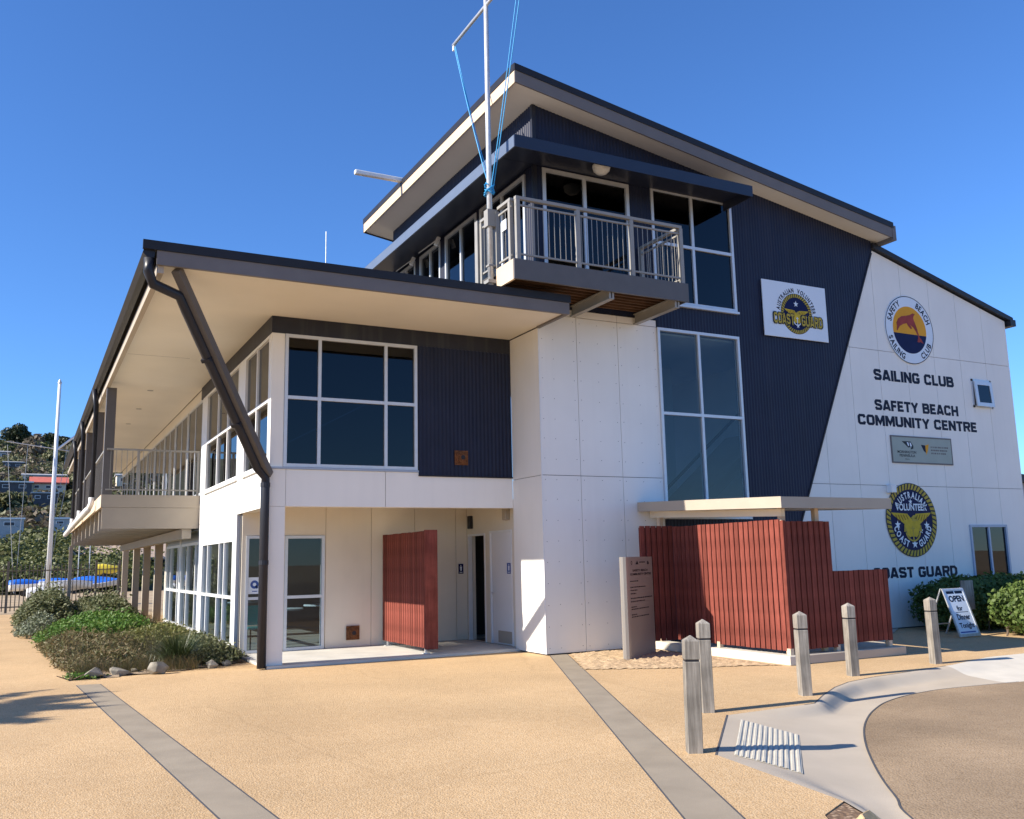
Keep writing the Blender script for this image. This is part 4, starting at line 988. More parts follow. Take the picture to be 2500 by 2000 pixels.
# ================================================================ SIGNS ON THE WALL
def plane(y): return lambda a, b: (a, y, b)
def rope_ring(name, root, cx, cz_, r, wd, y, mring, nseg, edge):
    B = MB(); disc(B, plane(y), cx, cz_, r+wd*.62, 80, r-wd*.62); obj('rope_outline', noflip(B, 'rope_outline'), edge, root)
    B = MB()
    for k in range(nseg):
        a = 2*math.pi*k/nseg; da = 2*math.pi/nseg; pts = []
        for (dr, s) in ((-.5, -.62), (-.5, .05), (.5, .55), (.5, -.12)):
            an = a+s*da*.92; q = r+dr*wd; pts.append(plane(y-.002)(cx+q*math.sin(an), cz_+q*math.cos(an)))
        c = plane(y-.006)(cx+r*math.sin(a), cz_+r*math.cos(a)); B.add(pts+[c], [(0, 1, 4), (1, 2, 4), (2, 3, 4), (3, 0, 4)])
    obj(name, noflip(B, name), mring, root)
def emblem(root, cx, cz_, s, y, texts=True):
    """navy roundel with rope edge, stars, spread eagle and anchor; s = radius of the navy disc"""
    f = plane(y-.006); P = lambda pts: [(cx+a*s, cz_+b*s) for a, b in pts]
    B = MB()
    for (a, b, r) in (((0, .60, .10) if texts else (-.02, .60, .20)), (-.70, -.16, .14), (.70, -.18, .14), (.40, -.36, .11), (.04, -.80 if texts else -.74, .15)): star(B, f, cx+a*s, cz_+b*s, r*s)
    obj('stars', noflip(B, 'stars'), 'sign_white', root)
    wing = [(-.98, .24), (-.55, .22), (-.2, .20), (-.06, .06), (-.02, -.1), (-.1, -.35), (-.04, -.52), (-.16, -.58), (-.26, -.50), (-.30, -.36), (-.40, -.30), (-.38, -.14), (-.58, -.02), (-.72, .06), (-.86, .14)]
    B = MB(); flatpoly(B, f, P(wing)); flatpoly(B, f, P([(-a*.98, b) for a, b in wing][::-1]))
    obj('eagle_wings', noflip(B, 'eagle_wings'), 'emblem_yellow', root)
    B = MB(); flatpoly(B, plane(y-.0072), P([(-.12, .08), (.0, .02), (.12, .08), (.16, -.3), (.08, -.55), (-.08, -.55), (-.16, -.3)]))
    obj('eagle_body', noflip(B, 'eagle_body'), 'emblem_yellow', root)
    B = MB(); f2 = plane(y-.0085); flatpoly(B, f2, P([(-.04, .08), (.10, .16), (.24, .12), (.30, .0), (.26, -.06), (.22, -.02), (.12, -.06), (.0, -.04)]))
    obj('eagle_head', noflip(B, 'eagle_head'), 'emblem_gold', root)
    B = MB()
    for k in range(5):
        x = -.30-.12*k; flatpoly(B, f2, P([(x, .17), (x+.025, .17), (x+.13, .02-.02*k), (x+.10, .01-.02*k)]))
        flatpoly(B, f2, P([(-x, .17), (-x-.025, .17), (-x-.13, .02-.02*k), (-x-.10, .01-.02*k)]))
    flatpoly(B, f2, P([(.13, .06), (.17, .08), (.18, .05), (.14, .03)]))
    obj('feather_lines', noflip(B, 'feather_lines'), 'rust', root)
    B = MB(); f3 = plane(y-.010)
    flatpoly(B, plane(y-.0109), P([(-.025, -.2), (.025, -.2), (.03, -.72), (-.03, -.72)]))
    arc = [(math.sin(R(t))*.38, -.34-math.cos(R(t))*.38) for t in range(-78, 79, 12)]; arc2 = [(a*.80, -.34+(b+.34)*.86) for a, b in arc]
    for i in range(len(arc)-1): flatpoly(B, f3, P([arc[i], arc[i+1], arc2[i+1], arc2[i]]))
    for sgn in (-1, 1): flatpoly(B, plane(y-.0106), P([(sgn*.40, -.16), (sgn*.27, -.38), (sgn*.44, -.40)]))
    flatpoly(B, plane(y-.0112), P([(-.10, -.30), (.10, -.30), (.10, -.26), (-.10, -.26)]))
    obj('anchor', noflip(B, 'anchor'), 'emblem_gold' if texts else 'sign_white', root)
YS = YB-.0055
# coast guard roundel fixed to the wall
em = thing('coast_guard_emblem', 'round navy emblem with yellow rope edge, gold eagle and anchor on the white wall', 'emblem')
ecx, ecz, er = 13.77, 2.30, .66
obj('disc', discsolid(ecx, ecz, er+.06, YB-.014, YB-.001), 'emblem_navy', em)
rope_ring('rope_edge', em, ecx, ecz, er+.07, .125, YB-.017, 'emblem_gold', 46, 'ink_black')
emblem(em, ecx, ecz, er, YB-.014)
f = plane(YB-.0265)
for fn_ in (lambda B: text_arc(B, 'AUSTRALIAN', f, ecx, ecz, er*.83, -60, 60, .145, .03, wid=.72), lambda B: text_fit(B, 'VOLUNTEER', f, ecx-.50, ecx+.50, ecz+.20, ecz+.355, .03),
            lambda B: text_arc(B, 'COAST', f, ecx, ecz, er*.83, 256, 196, .145, .03, True, .74), lambda B: text_arc(B, 'GUARD', f, ecx, ecz, er*.83, 164, 104, .145, .03, True, .74)):
    B = MB(); fn_(B); obj('lettering', noflip(B, 'lettering'), 'sign_white', em)
rebase(em, (ecx, YB, ecz-.75))
# rectangular board on the navy wall
cb = thing('coast_guard_board', 'white rectangular board with rope emblem and gold lettering on the navy wall', 'sign')
YBD = YB-.075
obj('board', bevel(MB().box(9.80, 11.605, YBD, YBD+.025, 6.08, 7.285).mesh('board'), .004), 'sign_white', cb)
obj('batten', MB().box(9.9, 11.5, YBD+.026, YB-.03, 6.3, 6.36), 'galv', cb); obj('batten', MB().box(9.9, 11.5, YBD+.026, YB-.03, 7.0, 7.06), 'galv', cb)
kcx, kcz, kr = 10.72, 6.62, .355
B = MB(); disc(B, plane(YBD-.002), kcx, kcz, kr+.03); obj('roundel', noflip(B, 'roundel'), 'emblem_navy', cb)
rope_ring('rope_edge', cb, kcx, kcz, kr+.04, .075, YBD-.004, 'emblem_gold', 44, 'ink_black')
emblem(cb, kcx, kcz, kr, YBD-.001, False)
B = MB(); f = plane(YBD-.003); text_arc(B, 'AUSTRALIAN', f, kcx, kcz, .515, -86, -4, .10, .03, wid=.72); obj('arc_lettering', noflip(B, 'arc_lettering'), 'ink_navy', cb); B = MB(); text_arc(B, 'VOLUNTEER', f, kcx, kcz, .515, 6, 86, .10, .03, wid=.72); obj('arc_lettering', noflip(B, 'arc_lettering'), 'ink_navy', cb)
for s, a, b in (('COAST', 10.06, 10.625), ('GUARD', 10.835, 11.44)):
    for wt_, mt, d, e in ((.36, 'ink_black', .012, .016), (.20, 'emblem_gold', .016, 0)):
        B = MB(); block_text(B, s, lambda u, v, l: (u, YBD-d-l, v), a-e, b+e, 6.365-e, 6.60+e, wt_); obj('lettering', noflip(B, 'lettering'), mt, cb)
rebase(cb, (10.7, YB, 6.08))
# round sailing club sign
sg = thing('sailing_club_sign', 'round white sign with a red dolphin over orange sky and navy sea', 'sign')
scx, scz, sr = 14.27, 6.635, .80
obj('disc', discsolid(scx, scz, sr, YB-.022, YB-.001), 'sign_white', sg)
B = MB(); disc(B, plane(YB-.0235), scx, scz, sr, 80, sr-.018); obj('rim', noflip(B, 'rim'), 'ink_navy', sg)
ir = .555; yl = scz-.10
def cap(lo, hi):
    a0, a1 = (math.asin((yl-scz)/ir), math.pi-math.asin((yl-scz)/ir)) if hi else (math.pi-math.asin((yl-scz)/ir), 2*math.pi+math.asin((yl-scz)/ir))
    return [(scx+ir*math.cos(a0+(a1-a0)*k/40), scz+ir*math.sin(a0+(a1-a0)*k/40)) for k in range(41)]
B = MB(); flatpoly(B, plane(YB-.0235), cap(0, True)); obj('sky_half', noflip(B, 'sky_half'), 'emblem_orange', sg)
B = MB(); flatpoly(B, plane(YB-.0235), cap(0, False)); obj('sea_half', noflip(B, 'sea_half'), 'emblem_navy', sg)
dol = [(-.44, -.04), (-.42, .06), (-.43, .14), (-.36, .25), (-.24, .32), (-.08, .35), (.04, .38), (.14, .43), (.22, .42), (.16, .35), (.15, .30), (.20, .18), (.25, .05), (.28, -.06), (.31, -.16), (.36, -.20), (.43, -.30), (.36, -.285), (.31, -.26), (.28, -.285), (.22, -.27), (.25, -.20), (.265, -.14), (.20, -.02), (.12, .08), (.02, .13), (.06, .09), (.08, .04), (.03, .03), (-.05, .10), (-.09, .16), (-.20, .13), (-.32, .07), (-.38, -.0), (-.41, -.05)]
B = MB(); flatpoly(B, plane(YB-.026), [(scx+a, scz+b*.95) for a, b in dol]); obj('dolphin', noflip(B, 'dolphin'), 'dolphin_red', sg)
f = plane(YB-.0245)
for s, a0, a1, ins in (('SAFETY', -76, -24, False), ('BEACH', 24, 74, False), ('SAILING', 255, 199, True), ('CLUB', 153, 113, True)):
    B = MB(); text_arc(B, s, f, scx, scz, .68, a0, a1, .14, .03, ins, .85); obj('lettering', noflip(B, 'lettering'), 'ink_navy', sg)
rebase(sg, (scx, YB, scz-sr))
# wall lettering
for s, lab, (a, b, c, d) in (('SAILING CLUB', 'bold navy words SAILING CLUB below the round sign', (12.98, 15.64, 5.385, 5.635)),
        ('SAFETY BEACH', 'bold navy words SAFETY BEACH on the white wall', (12.93, 15.70, 4.705, 4.945)),
        ('COMMUNITY CENTRE', 'bold navy words COMMUNITY CENTRE above the small grey plaque', (12.37, 16.31, 4.355, 4.59)),
        ('COAST GUARD', 'bold navy words COAST GUARD partly hidden by the red screen', (12.45, 15.12, 1.055, 1.285))):
    t = thing('wall_lettering', lab, 'lettering', 'lettering on the white wall'); wds = s.split(); wl = [sum(GL[q][0]+.07 for q in wd_)-.07 for wd_ in wds]; k_ = (b-a)/(sum(wl)+.5*(len(wds)-1)); x_ = a
    for wd_, l_ in zip(wds, wl):
        B = MB(); block_text(B, wd_, lambda u, v, l: (u, YB-.003-l, v), x_, x_+l_*k_, c, d, .255); obj('word', noflip(B, 'word'), 'ink_navy', t); x_ += (l_+.5)*k_
    rebase(t, ((a+b)/2, YB, c))
# plaque with two partner marks
pq = thing('partner_plaque', 'grey green rectangular plaque with two small logos on the white wall', 'plaque')
obj('plate', MB().box(13.33, 15.31, YB-.022, YB-.001, 3.555, 4.15), 'plaque_green', pq)
B = MB()
for q in ((13.32, 15.32, 4.13, 4.16), (13.32, 15.32, 3.545, 3.575), (13.32, 13.345, 3.575, 4.13), (15.295, 15.32, 3.575, 4.13)): B.box(q[0], q[1], YB-.026, YB-.0005, q[2], q[3])
obj('frame', B, 'grey_fascia', pq)
f = plane(YB-.0235); B = MB()
flatpoly(B, f, [(13.66, 4.04), (13.95, 4.04), (14.03, 3.94), (14.02, 3.88), (13.92, 3.86), (13.97, 3.92), (13.86, 3.90)])
text_fit(B, 'MORNINGTON', f, 13.50, 14.10, 3.77, 3.83, .02); text_fit(B, 'PENINSULA', f, 13.56, 14.06, 3.69, 3.75, .02)
text_fit(B, 'Shire', f, 13.73, 13.86, 3.625, 3.66); obj('left_mark', noflip(B, 'left_mark'), 'ink_black', pq)
f4 = plane(YB-.025); B = MB(); flatpoly(B, f4, [(13.82, 4.02), (13.87, 4.02), (13.89, 3.95), (13.86, 3.93)]); flatpoly(B, f4, [(13.91, 4.02), (13.95, 4.01), (13.98, 3.94), (13.93, 3.92)]); obj('left_mark_shine', noflip(B, 'left_mark_shine'), 'sign_white', pq)
B = MB(); flatpoly(B, f, [(14.28, 3.98), (14.42, 3.97), (14.43, 3.80), (14.36, 3.84)]); obj('shield_blue', noflip(B, 'shield_blue'), 'ink_navy', pq)
B = MB(); flatpoly(B, f, [(14.42, 3.97), (14.54, 4.0), (14.50, 3.86), (14.44, 3.75), (14.43, 3.80)]); obj('shield_gold', noflip(B, 'shield_gold'), 'emblem_orange', pq)
B = MB()
for z, e in ((3.92, 15.20), (3.85, 15.13), (3.78, 15.10)):
    x = 14.60
    while x < e:
        d = random.uniform(.025, .06); B.add([f(x, z), f(x+d, z), f(x+d, z+.034), f(x, z+.034)], [(0, 1, 2, 3)]); x += d+random.choice((.012, .012, .03))
obj('small_print', noflip(B, 'small_print'), 'grey_fascia', pq); rebase(pq, (14.3, YB, 3.55))
sl_ = thing('security_light', 'small white security light box beside the coast guard emblem', 'lamp')
obj('housing', bevel(MB().box(13.06, 13.22, YB-.15, YB-.001, 2.88, 3.05).mesh('housing'), .015, 2), 'white_frame', sl_); rebase(sl_, (13.1, YB, 2.88))

# ================================================================ STREET FURNITURE
def make_bollard():
    t = thing('timber_bollard', '', 'bollard'); h = .125/2
    B = MB(); B.box(-h, h, -h, h, -.12, .735); p = obj('post', bevel(B.mesh('post'), .005), 'grey_timber', t)
    B = MB(); B.box(-h+.006, h-.006, -h+.006, h-.006, .735, .752); obj('groove', B, 'black_trim', t)
    B = MB(); B.add([(-h, -h, .752), (h, -h, .752), (h, h, .752), (-h, h, .752), (-h, -h, .905), (h, -h, .905), (h, h, .905), (-h, h, .905), (0, 0, .95)],
        [(0, 3, 2, 1), (0, 1, 5, 4), (1, 2, 6, 5), (2, 3, 7, 6), (3, 0, 4, 7), (4, 5, 8), (5, 6, 8), (6, 7, 8), (7, 4, 8)])
    obj('cap', bevel(B.mesh('cap'), .004), 'grey_timber', t); return t
b0 = make_bollard(); spots = [((1.57, -8.66), 28, 'weathered timber bollard nearest the camera beside the ribbed white pad'),
  ((2.95, -7.15), 26, 'timber bollard behind the nearest one, in front of the lit red slats'),
  ((4.61, -6.87), 22, 'timber bollard before the corner of the red screen, its cap split with slots'),
  ((6.37, -5.97), 14, 'fourth timber bollard from the left with a dull reflector, before the shaded low screen'),
  ((8.33, -5.71), 10, 'rightmost timber bollard with a red reflector, beside the open sandwich board')]
mat('reflector_red', (.30, .03, .03), .3, .1, 4)
for i, ((x, y), rz, lab) in enumerate(spots):
    o = b0 if i == 0 else copy_tree(b0)
    o.location = (x, y, 0); o.rotation_euler = (R(random.uniform(-.8, .8)), R(random.uniform(-.8, .8)), R(-rz)); tag(o, lab, 'bollard', 'timber bollards along the kerb')
    if i >= 3: B = MB(); B.tube([(.0625, 0, .86), (.069, 0, .86)], .034, 14); rf = obj('reflector', B, 'reflector_red' if i == 4 else 'rust', o)
# ribbed tactile pad on the kerb ramp: laid in the ramp's own plane
mat('pad_cream', (.54, .50, .41), .7, .06, 9)
tp = thing('tactile_pad', 'ribbed off white tactile pad set into the concrete kerb ramp', 'tactile pad')
c00, c10, c11, c01 = (Vector(p) for p in ((2.97, -7.63, 0), (3.08, -8.31, 0), (1.92, -9.52, 0), (1.79, -8.89, 0)))
ra = np.array([np.concatenate([la[i]*(1-t)+lb[i]*t, [kz(t, lk[i][0])]]) for i in range(60, 92) for t in np.linspace(0, 1, 40)])
def ramp_z(x, y):
    d = (ra[:, 0]-x)**2+(ra[:, 1]-y)**2; k = np.argsort(d)[:6]; w_ = 1/(d[k]+1e-5); return float((ra[k, 2]*w_).sum()/w_.sum())
def tpt(u, v, h=0):
    p = (c00*(1-u)+c10*u)*(1-v)+(c01*(1-u)+c11*u)*v
    return (p.x, p.y, ramp_z(p.x, p.y)+.007+h)
B = MB(); n = 24
for i in range(n+1): B.v += [tpt(i/n, v, -.004) for v in (0, .25, .5, .75, 1)]
for i in range(n):
    for j in range(4): B.f.append((i*5+j, i*5+j+1, i*5+j+6, i*5+j+5))
obj('plate', B, 'pad_cream', tp)
for k in range(12):
    u0, u1 = (k+.16)/12, (k+.84)/12; B = MB()
    for v in (0.01, .25, .5, .75, .99): B.v += [tpt(u0, v, -.003), tpt(u0*.8+u1*.2, v, .003), tpt(u0*.2+u1*.8, v, .003), tpt(u1, v, -.003)]
    for j in range(4):
        for q in range(3): B.f.append((j*4+q, j*4+q+1, j*4+q+5, j*4+q+4))
    obj('rib', B, 'pad_cream', tp)
rebase(tp, tpt(.5, .5))
# information pylon
ip = thing('information_pylon', 'tall bronze grey information pylon with small dark print beside the red screen', 'sign')
o0, o1 = Vector((5.07, -2.70, 0)), Vector((6.02, -2.04, 0)); du = (o1-o0).normalized(); W_ = (o1-o0).length; nn = Vector((du.y, -du.x, 0))
def ipt(u, w_, d): p = o0+du*u+nn*d; return (p.x, p.y, w_)
prof = [(-.10, -.02), (-.07, .02), (0, .03), (W_, .03), (W_+.06, .005), (W_+.07, -.05), (W_, -.10), (0, -.10), (-.07, -.09), (-.11, -.06)]
n = len(prof); B = MB(); B.add([ipt(u, .0, d) for u, d in prof]+[ipt(u, 1.62, d) for u, d in prof], [tuple(range(n))[::-1], tuple(range(n, 2*n))]+[(i, (i+1) % n, n+(i+1) % n, n+i) for i in range(n)])
obj('body', B, 'pylon_steel', ip)
f = lambda u, w_: ipt(u, w_, .0325); B = MB(); k = W_
text_fit(B, 'SAFETY BEACH', f, .16*k, .78*k, 1.385, 1.42, .03); text_fit(B, 'COMMUNITY CENTRE', f, .06*k, .92*k, 1.325, 1.36, .03)
for x, r_ in ((.13, .032),): disc(B, f, x*k, 1.525, r_, 20, .018)
flatpoly(B, f, [(.29*k, 1.50), (.36*k, 1.56), (.41*k, 1.50)]); flatpoly(B, f, [(.78*k, 1.495), (.85*k, 1.495), (.85*k, 1.52), (.82*k, 1.55), (.79*k, 1.55)])
for z, a, e in ((1.525, .45, .66), (1.225, .05, .33), (1.13, .05, .66), (1.08, .05, .30), (1.03, .05, .25), (.955, .05, .9), (.905, .05, .6), (.82, .06, .26), (.785, .06, .72), (.70, .06, .26), (.665, .06, .72)):
    x = a
    while x < e:
        d = random.uniform(.02, .07); B.add([f(x*k, z), f((x+d)*k, z), f((x+d)*k, z+.016), f(x*k, z+.016)], [(0, 1, 2, 3)]); x += d+.014
obj('print', noflip(B, 'print'), 'ink_black', ip); rebase(ip, (5.5, -2.4, 0))
# sandwich board
ab = thing('sandwich_board', 'white sandwich board reading OPEN for Dinner Tonight beside the hedge', 'sign')
bx_, by_ = 12.02, -3.34; ww = .60
def apt(u, h, d=0):
    t = h/.90; return (bx_+u, by_+.30*t-d*.95, .03+.87*t-d*.3)
def aslab(BB, u0, u1, h0, h1, d0, d1):
    vs = [apt(u, h, d) for d in (d0, d1) for (u, h) in ((u0, h0), (u1, h0), (u1, h1), (u0, h1))]
    BB.add(vs, [(0, 1, 2, 3), (7, 6, 5, 4), (0, 4, 5, 1), (1, 5, 6, 2), (2, 6, 7, 3), (3, 7, 4, 0)])
B = MB()
for q in ((0, .035, 0, .90), (ww-.035, ww, 0, .90), (.035, ww-.035, 0, .05), (.035, ww-.035, .87, .90)): aslab(B, *q, 0, .025)
obj('front_frame', B, 'galv', ab); B = MB(); aslab(B, .034, ww-.034, .049, .871, .004, .012); obj('poster', B, 'sign_white', ab)
B = MB()
for u in (.02, ww-.02): B.bar((bx_+u, by_+.32, .90), (bx_+u, by_+.72, .02), .03, .02)
B.bar((bx_+.02, by_+.62, .22), (bx_+ww-.02, by_+.62, .22), .025, .02); obj('back_legs', B, 'galv', ab)
B = MB(); aslab(B, .09, .30, .80, .85, .0125, .0135); aslab(B, .33, .54, .80, .85, .0125, .0135); obj('header_strip', B, 'ink_navy', ab)
f = lambda u, h: apt(u, h, .0135); B = MB()
text_fit(B, 'OPEN', f, .10, .52, .645, .765, .04); text_fit(B, 'for', f, .22, .38, .475, .575, .03); text_fit(B, 'Dinner', f, .14, .50, .305, .415, .03); text_fit(B, 'Tonight', f, .12, .53, .125, .25, .03)
B.add([f(.16, .445), f(.50, .445), f(.50, .455), f(.16, .455)], [(0, 1, 2, 3)]); obj('lettering', noflip(B, 'lettering'), 'ink_navy', ab)
B = MB(); B.add([f(.07, .065), f(.50, .065), f(.50, .09), f(.07, .09)], [(0, 1, 2, 3)]); obj('footer_print', noflip(B, 'footer_print'), 'ink_blue', ab)
rebase(ab, (bx_+.3, by_, 0))
nb = thing('timber_notice', 'dark timber notice board leaning in the hedge behind the sandwich board', 'sign')
obj('board', MB().box(13.05, 13.40, -2.72, -2.69, .45, 1.02), 'grey_timber', nb); obj('stake', MB().box(13.2, 13.25, -2.685, -2.65, 0, .98), 'grey_timber', nb); rebase(nb, (13.2, -2.7, 0))

# ================================================================ PLANTING
def fill(n, poly, h, seed, hv=.35):
    """points in a low plant mass over a polygon, uneven top"""
    rng = np.random.RandomState(seed); xs = [p[0] for p in poly]; ys = [p[1] for p in poly]; out = []
    ph = rng.rand(6)*6
    def ins(x, y):
        c = False
        for i in range(len(poly)):
            a, b = poly[i], poly[(i+1) % len(poly)]
            if (a[1] > y) != (b[1] > y) and x < (b[0]-a[0])*(y-a[1])/(b[1]-a[1])+a[0]: c = not c
        return c
    def ed(x, y):
        r = 9
        for i in range(len(poly)):
            a, b = np.array(poly[i]), np.array(poly[(i+1) % len(poly)]); p = np.array((x, y))
            t = max(0, min(1, np.dot(p-a, b-a)/np.dot(b-a, b-a))); r = min(r, np.linalg.norm(p-a-(b-a)*t))
        return r
    while len(out) < n:
        x = rng.uniform(min(xs), max(xs)); y = rng.uniform(min(ys), max(ys))
        if not ins(x, y): continue
        e0 = ed(x, y); x += rng.normal(0, .07); y += rng.normal(0, .12)
        top = h*(1-hv+hv*(.5+.25*math.sin(x*3.1+ph[0])+.25*math.sin(y*2.3+ph[1])+.3*math.sin(x*7+y*5+ph[2])))*min(1, .30+e0*1.6)*(1.35 if rng.rand() < .03 else 1)
        out.append((x, y, top*(1-.55*rng.rand()**2)+rng.normal(0, .012)))
    p = np.array(out); nr = np.tile((-.2, -.3, .9), (n, 1)); return p, nr
def stems(root, pts, h, seed):
    rng = np.random.RandomState(seed); B = MB()
    for (x, y) in pts:
        for k in range(5):
            B.tube([(x, y, 0), (x+rng.normal(0, .12), y+rng.normal(0, .12), h*.8)], .012, 5, .005)
    obj('stems', B, 'bark', root)
def shrub(name, label, poly, h, n, size, m, seed, cat='shrub', group=None, aspect=1.9, spots=()):
    t = thing(name, label, cat, group); p, nr = fill(n, poly, h, seed)
    leaves('foliage', p, nr, size, aspect, .8, m, t)
    cx = sum(q[0] for q in poly)/len(poly); cy = sum(q[1] for q in poly)/len(poly)
    stems(t, spots or [(cx, cy), (cx+.2, cy+.3), (cx-.2, cy-.3)], h*.8, seed); rebase(t, (cx, cy, 0)); return t
shrub('coastal_shrub', 'tall grey green shrub at the far left of the bed before the fence', [(-3.55, 14.5), (-2.1, 14.2), (-1.9, 23.5), (-3.5, 23.5)], .90, 24000, .055, 'leaf_greygreen', 1)
shrub('coastal_shrub', 'tall grey green shrub at the back of the bed beside the terrace posts', [(-2.0, 13.4), (-.5, 13.0), (-.3, 22), (-1.9, 23)], .78, 18000, .055, 'leaf_greygreen', 2)
shrub('saltbush', 'pale silvery saltbush at the path edge of the bed', [(-3.45, 10.4), (-2.7, 10.2), (-2.5, 14.3), (-3.5, 14.4)], .50, 6500, .045, 'leaf_silver', 3)
shrub('groundcover', 'bright green spreading groundcover in the middle of the bed', [(-3.1, 7.3), (-1.9, 6.6), (-.5, 8.2), (-.4, 12.9), (-2.4, 13.6), (-3.0, 10.3)], .46, 21000, .042, 'leaf_bright', 4, 'groundcover')
shrub('groundcover', 'olive green groundcover along the ground floor windows', [(-1.3, 4.6), (-.12, 3.8), (-.1, 10.5), (-.5, 10.6), (-.8, 7.8), (-1.8, 6.3)], .40, 14000, .04, 'leaf_olive', 5, 'groundcover')
shrub('heath', 'dry brown heath plant near the path corner of the bed', [(-2.85, 3.0), (-1.9, 2.3), (-1.25, 4.4), (-1.9, 6.3), (-3.05, 6.9)], .40, 21000, .027, 'leaf_heath', 6, 'heath', None, 3.8)
shrub('heath', 'low rusty heath in front of the brown heath, behind the rocks', [(-2.66, 1.0), (-1.7, .9), (-1.45, 2.3), (-1.9, 2.7), (-2.85, 2.9)], .30, 11000, .024, 'leaf_heath', 7, 'heath', None, 3.8)
shrub('groundcover', 'small bright green tuft beside the leftmost rock', [(-2.72, .45), (-2.45, .42), (-2.35, .8), (-2.66, .95)], .13, 900, .035, 'leaf_bright', 8, 'groundcover')
shrub('coastal_shrub', 'leafy green shrub at the right end of the bed near the corner column', [(-.75, .95), (-.12, 1.35), (-.1, 3.5), (-.9, 3.6), (-1.1, 2.4)], .46, 11000, .036, 'leaf_greygreen', 9)
shrub('coastal_shrub', 'yellow green shrub against the white wall below the ground floor windows', [(-1.0, 3.6), (-.1, 3.55), (-.1, 4.9), (-1.2, 4.6)], .42, 3800, .05, 'leaf_olive', 10)
shrub('coastal_shrub', 'low olive shrub between the tussock and the bright groundcover', [(-1.75, 4.4), (-1.1, 3.8), (-1.0, 5.4), (-1.8, 6.4)], .38, 4200, .048, 'leaf_olive', 11)
# thin dry grass growing through the whole bed
rng = np.random.RandomState(9); B = MB()
for k in range(9000):
    y = rng.uniform(.75, 1)**2*0+rng.uniform(.6, 1.0) if k < 1500 else .6+rng.rand()**1.6*14; lo = -2.75-.05*min(y, 12)+.12; x = rng.uniform(lo, -.15)
    if y < 1.3 and x > -.9: continue
    h = rng.uniform(.12, .42)*(.7 if y < 2 else 1.15); dx_, dy_ = rng.normal(0, .09, 2); wx = rng.uniform(.002, .0045); o = len(B.v)
    B.v += [(x-wx, y, .02), (x+wx, y, .02), (x+wx*.8+dx_*.4, y+dy_*.4, h*.6), (x-wx*.8+dx_*.4, y+dy_*.4, h*.6), (x+dx_, y+dy_, h)]; B.f += [(o, o+1, o+2, o+3), (o+3, o+2, o+4)]
tag(obj('dry_grass', noflip(B, 'dry_grass'), 'leaf_heath', None, 'stuff'), 'thin dry grass stalks growing all through the garden bed', 'grass')
# strappy tussock
tu = thing('tussock', 'dark strappy tussock grass arching over the rocks', 'grass'); rng = np.random.RandomState(5); B = MB()
for k in range(950):
    a = rng.uniform(0, 2*math.pi); r0 = rng.rand()*.10; L = rng.uniform(.5, .98); ln = rng.uniform(.35, 1.35); p = []
    wv = np.array((-math.sin(a), math.cos(a), 0))*rng.uniform(.004, .008)
    for s in range(6):
        t = s/5; rr = r0+L*.75*math.sin(ln*t*1.1); z = L*(.95*t*math.cos(ln*t*.75)-.30*ln*t*t)
        p.append(np.array((-1.15+rr*math.cos(a), 1.15+rr*math.sin(a), max(.01, z))))
    for s in range(6): w_ = wv*(1-s/5.3); B.v += [tuple(p[s]-w_), tuple(p[s]+w_)]
    o = len(B.v)-12
    for s in range(5): B.f.append((o+2*s, o+2*s+1, o+2*s+3, o+2*s+2))
obj('blades', noflip(B, 'blades'), 'leaf_tussock', tu, 'stuff'); rebase(tu, (-1.15, 1.15, 0))
def rock(c, r, label, seed, m='rock', squash=.75):
    rng = np.random.RandomState(seed); bm = bmesh.new()
    for k in range(13):
        v = rng.normal(0, 1, 3); v /= np.linalg.norm(v); v *= rng.uniform(.75, 1.05)
        bm.verts.new((c[0]+v[0]*r[0], c[1]+v[1]*r[1], c[2]+v[2]*r[2]))
    bmesh.ops.convex_hull(bm, input=bm.verts[:])
    for v in [v for v in bm.verts if not v.link_faces]: bm.verts.remove(v)
    bmesh.ops.bevel(bm, geom=bm.edges[:], offset=.007, segments=1, affect='EDGES')
    me = bpy.data.meshes.new('rock'); bm.to_mesh(me); bm.free()
    tag(obj('rock', me, m), label, 'rock', 'rocks edging the bed' if m == 'rock' else None)
rock((-2.45, .45, .07), (.17, .15, .13), 'pale angular rock at the left tip of the bed', 1)
rock((-2.10, .55, .06), (.20, .14, .12), 'flat grey rock second from the left', 2)
rock((-1.55, .42, .09), (.18, .14, .15), 'tall grey rock under the tussock', 3)
rock((-1.86, .66, .04), (.10, .10, .07), 'small dark rock between the flat and the tall rock', 4)
rock((-.72, .72, .05), (.16, .12, .10), 'grey rock half hidden right of the tussock', 5)
rock((-.42, .95, .03), (.10, .10, .07), 'small pale rock at the right end of the bed', 6)
rock((1.10, -10.80, -.02), (.20, .14, .10), 'yellow sandstone rock in the mulch at the bottom edge', 9, 'rock_yellow')
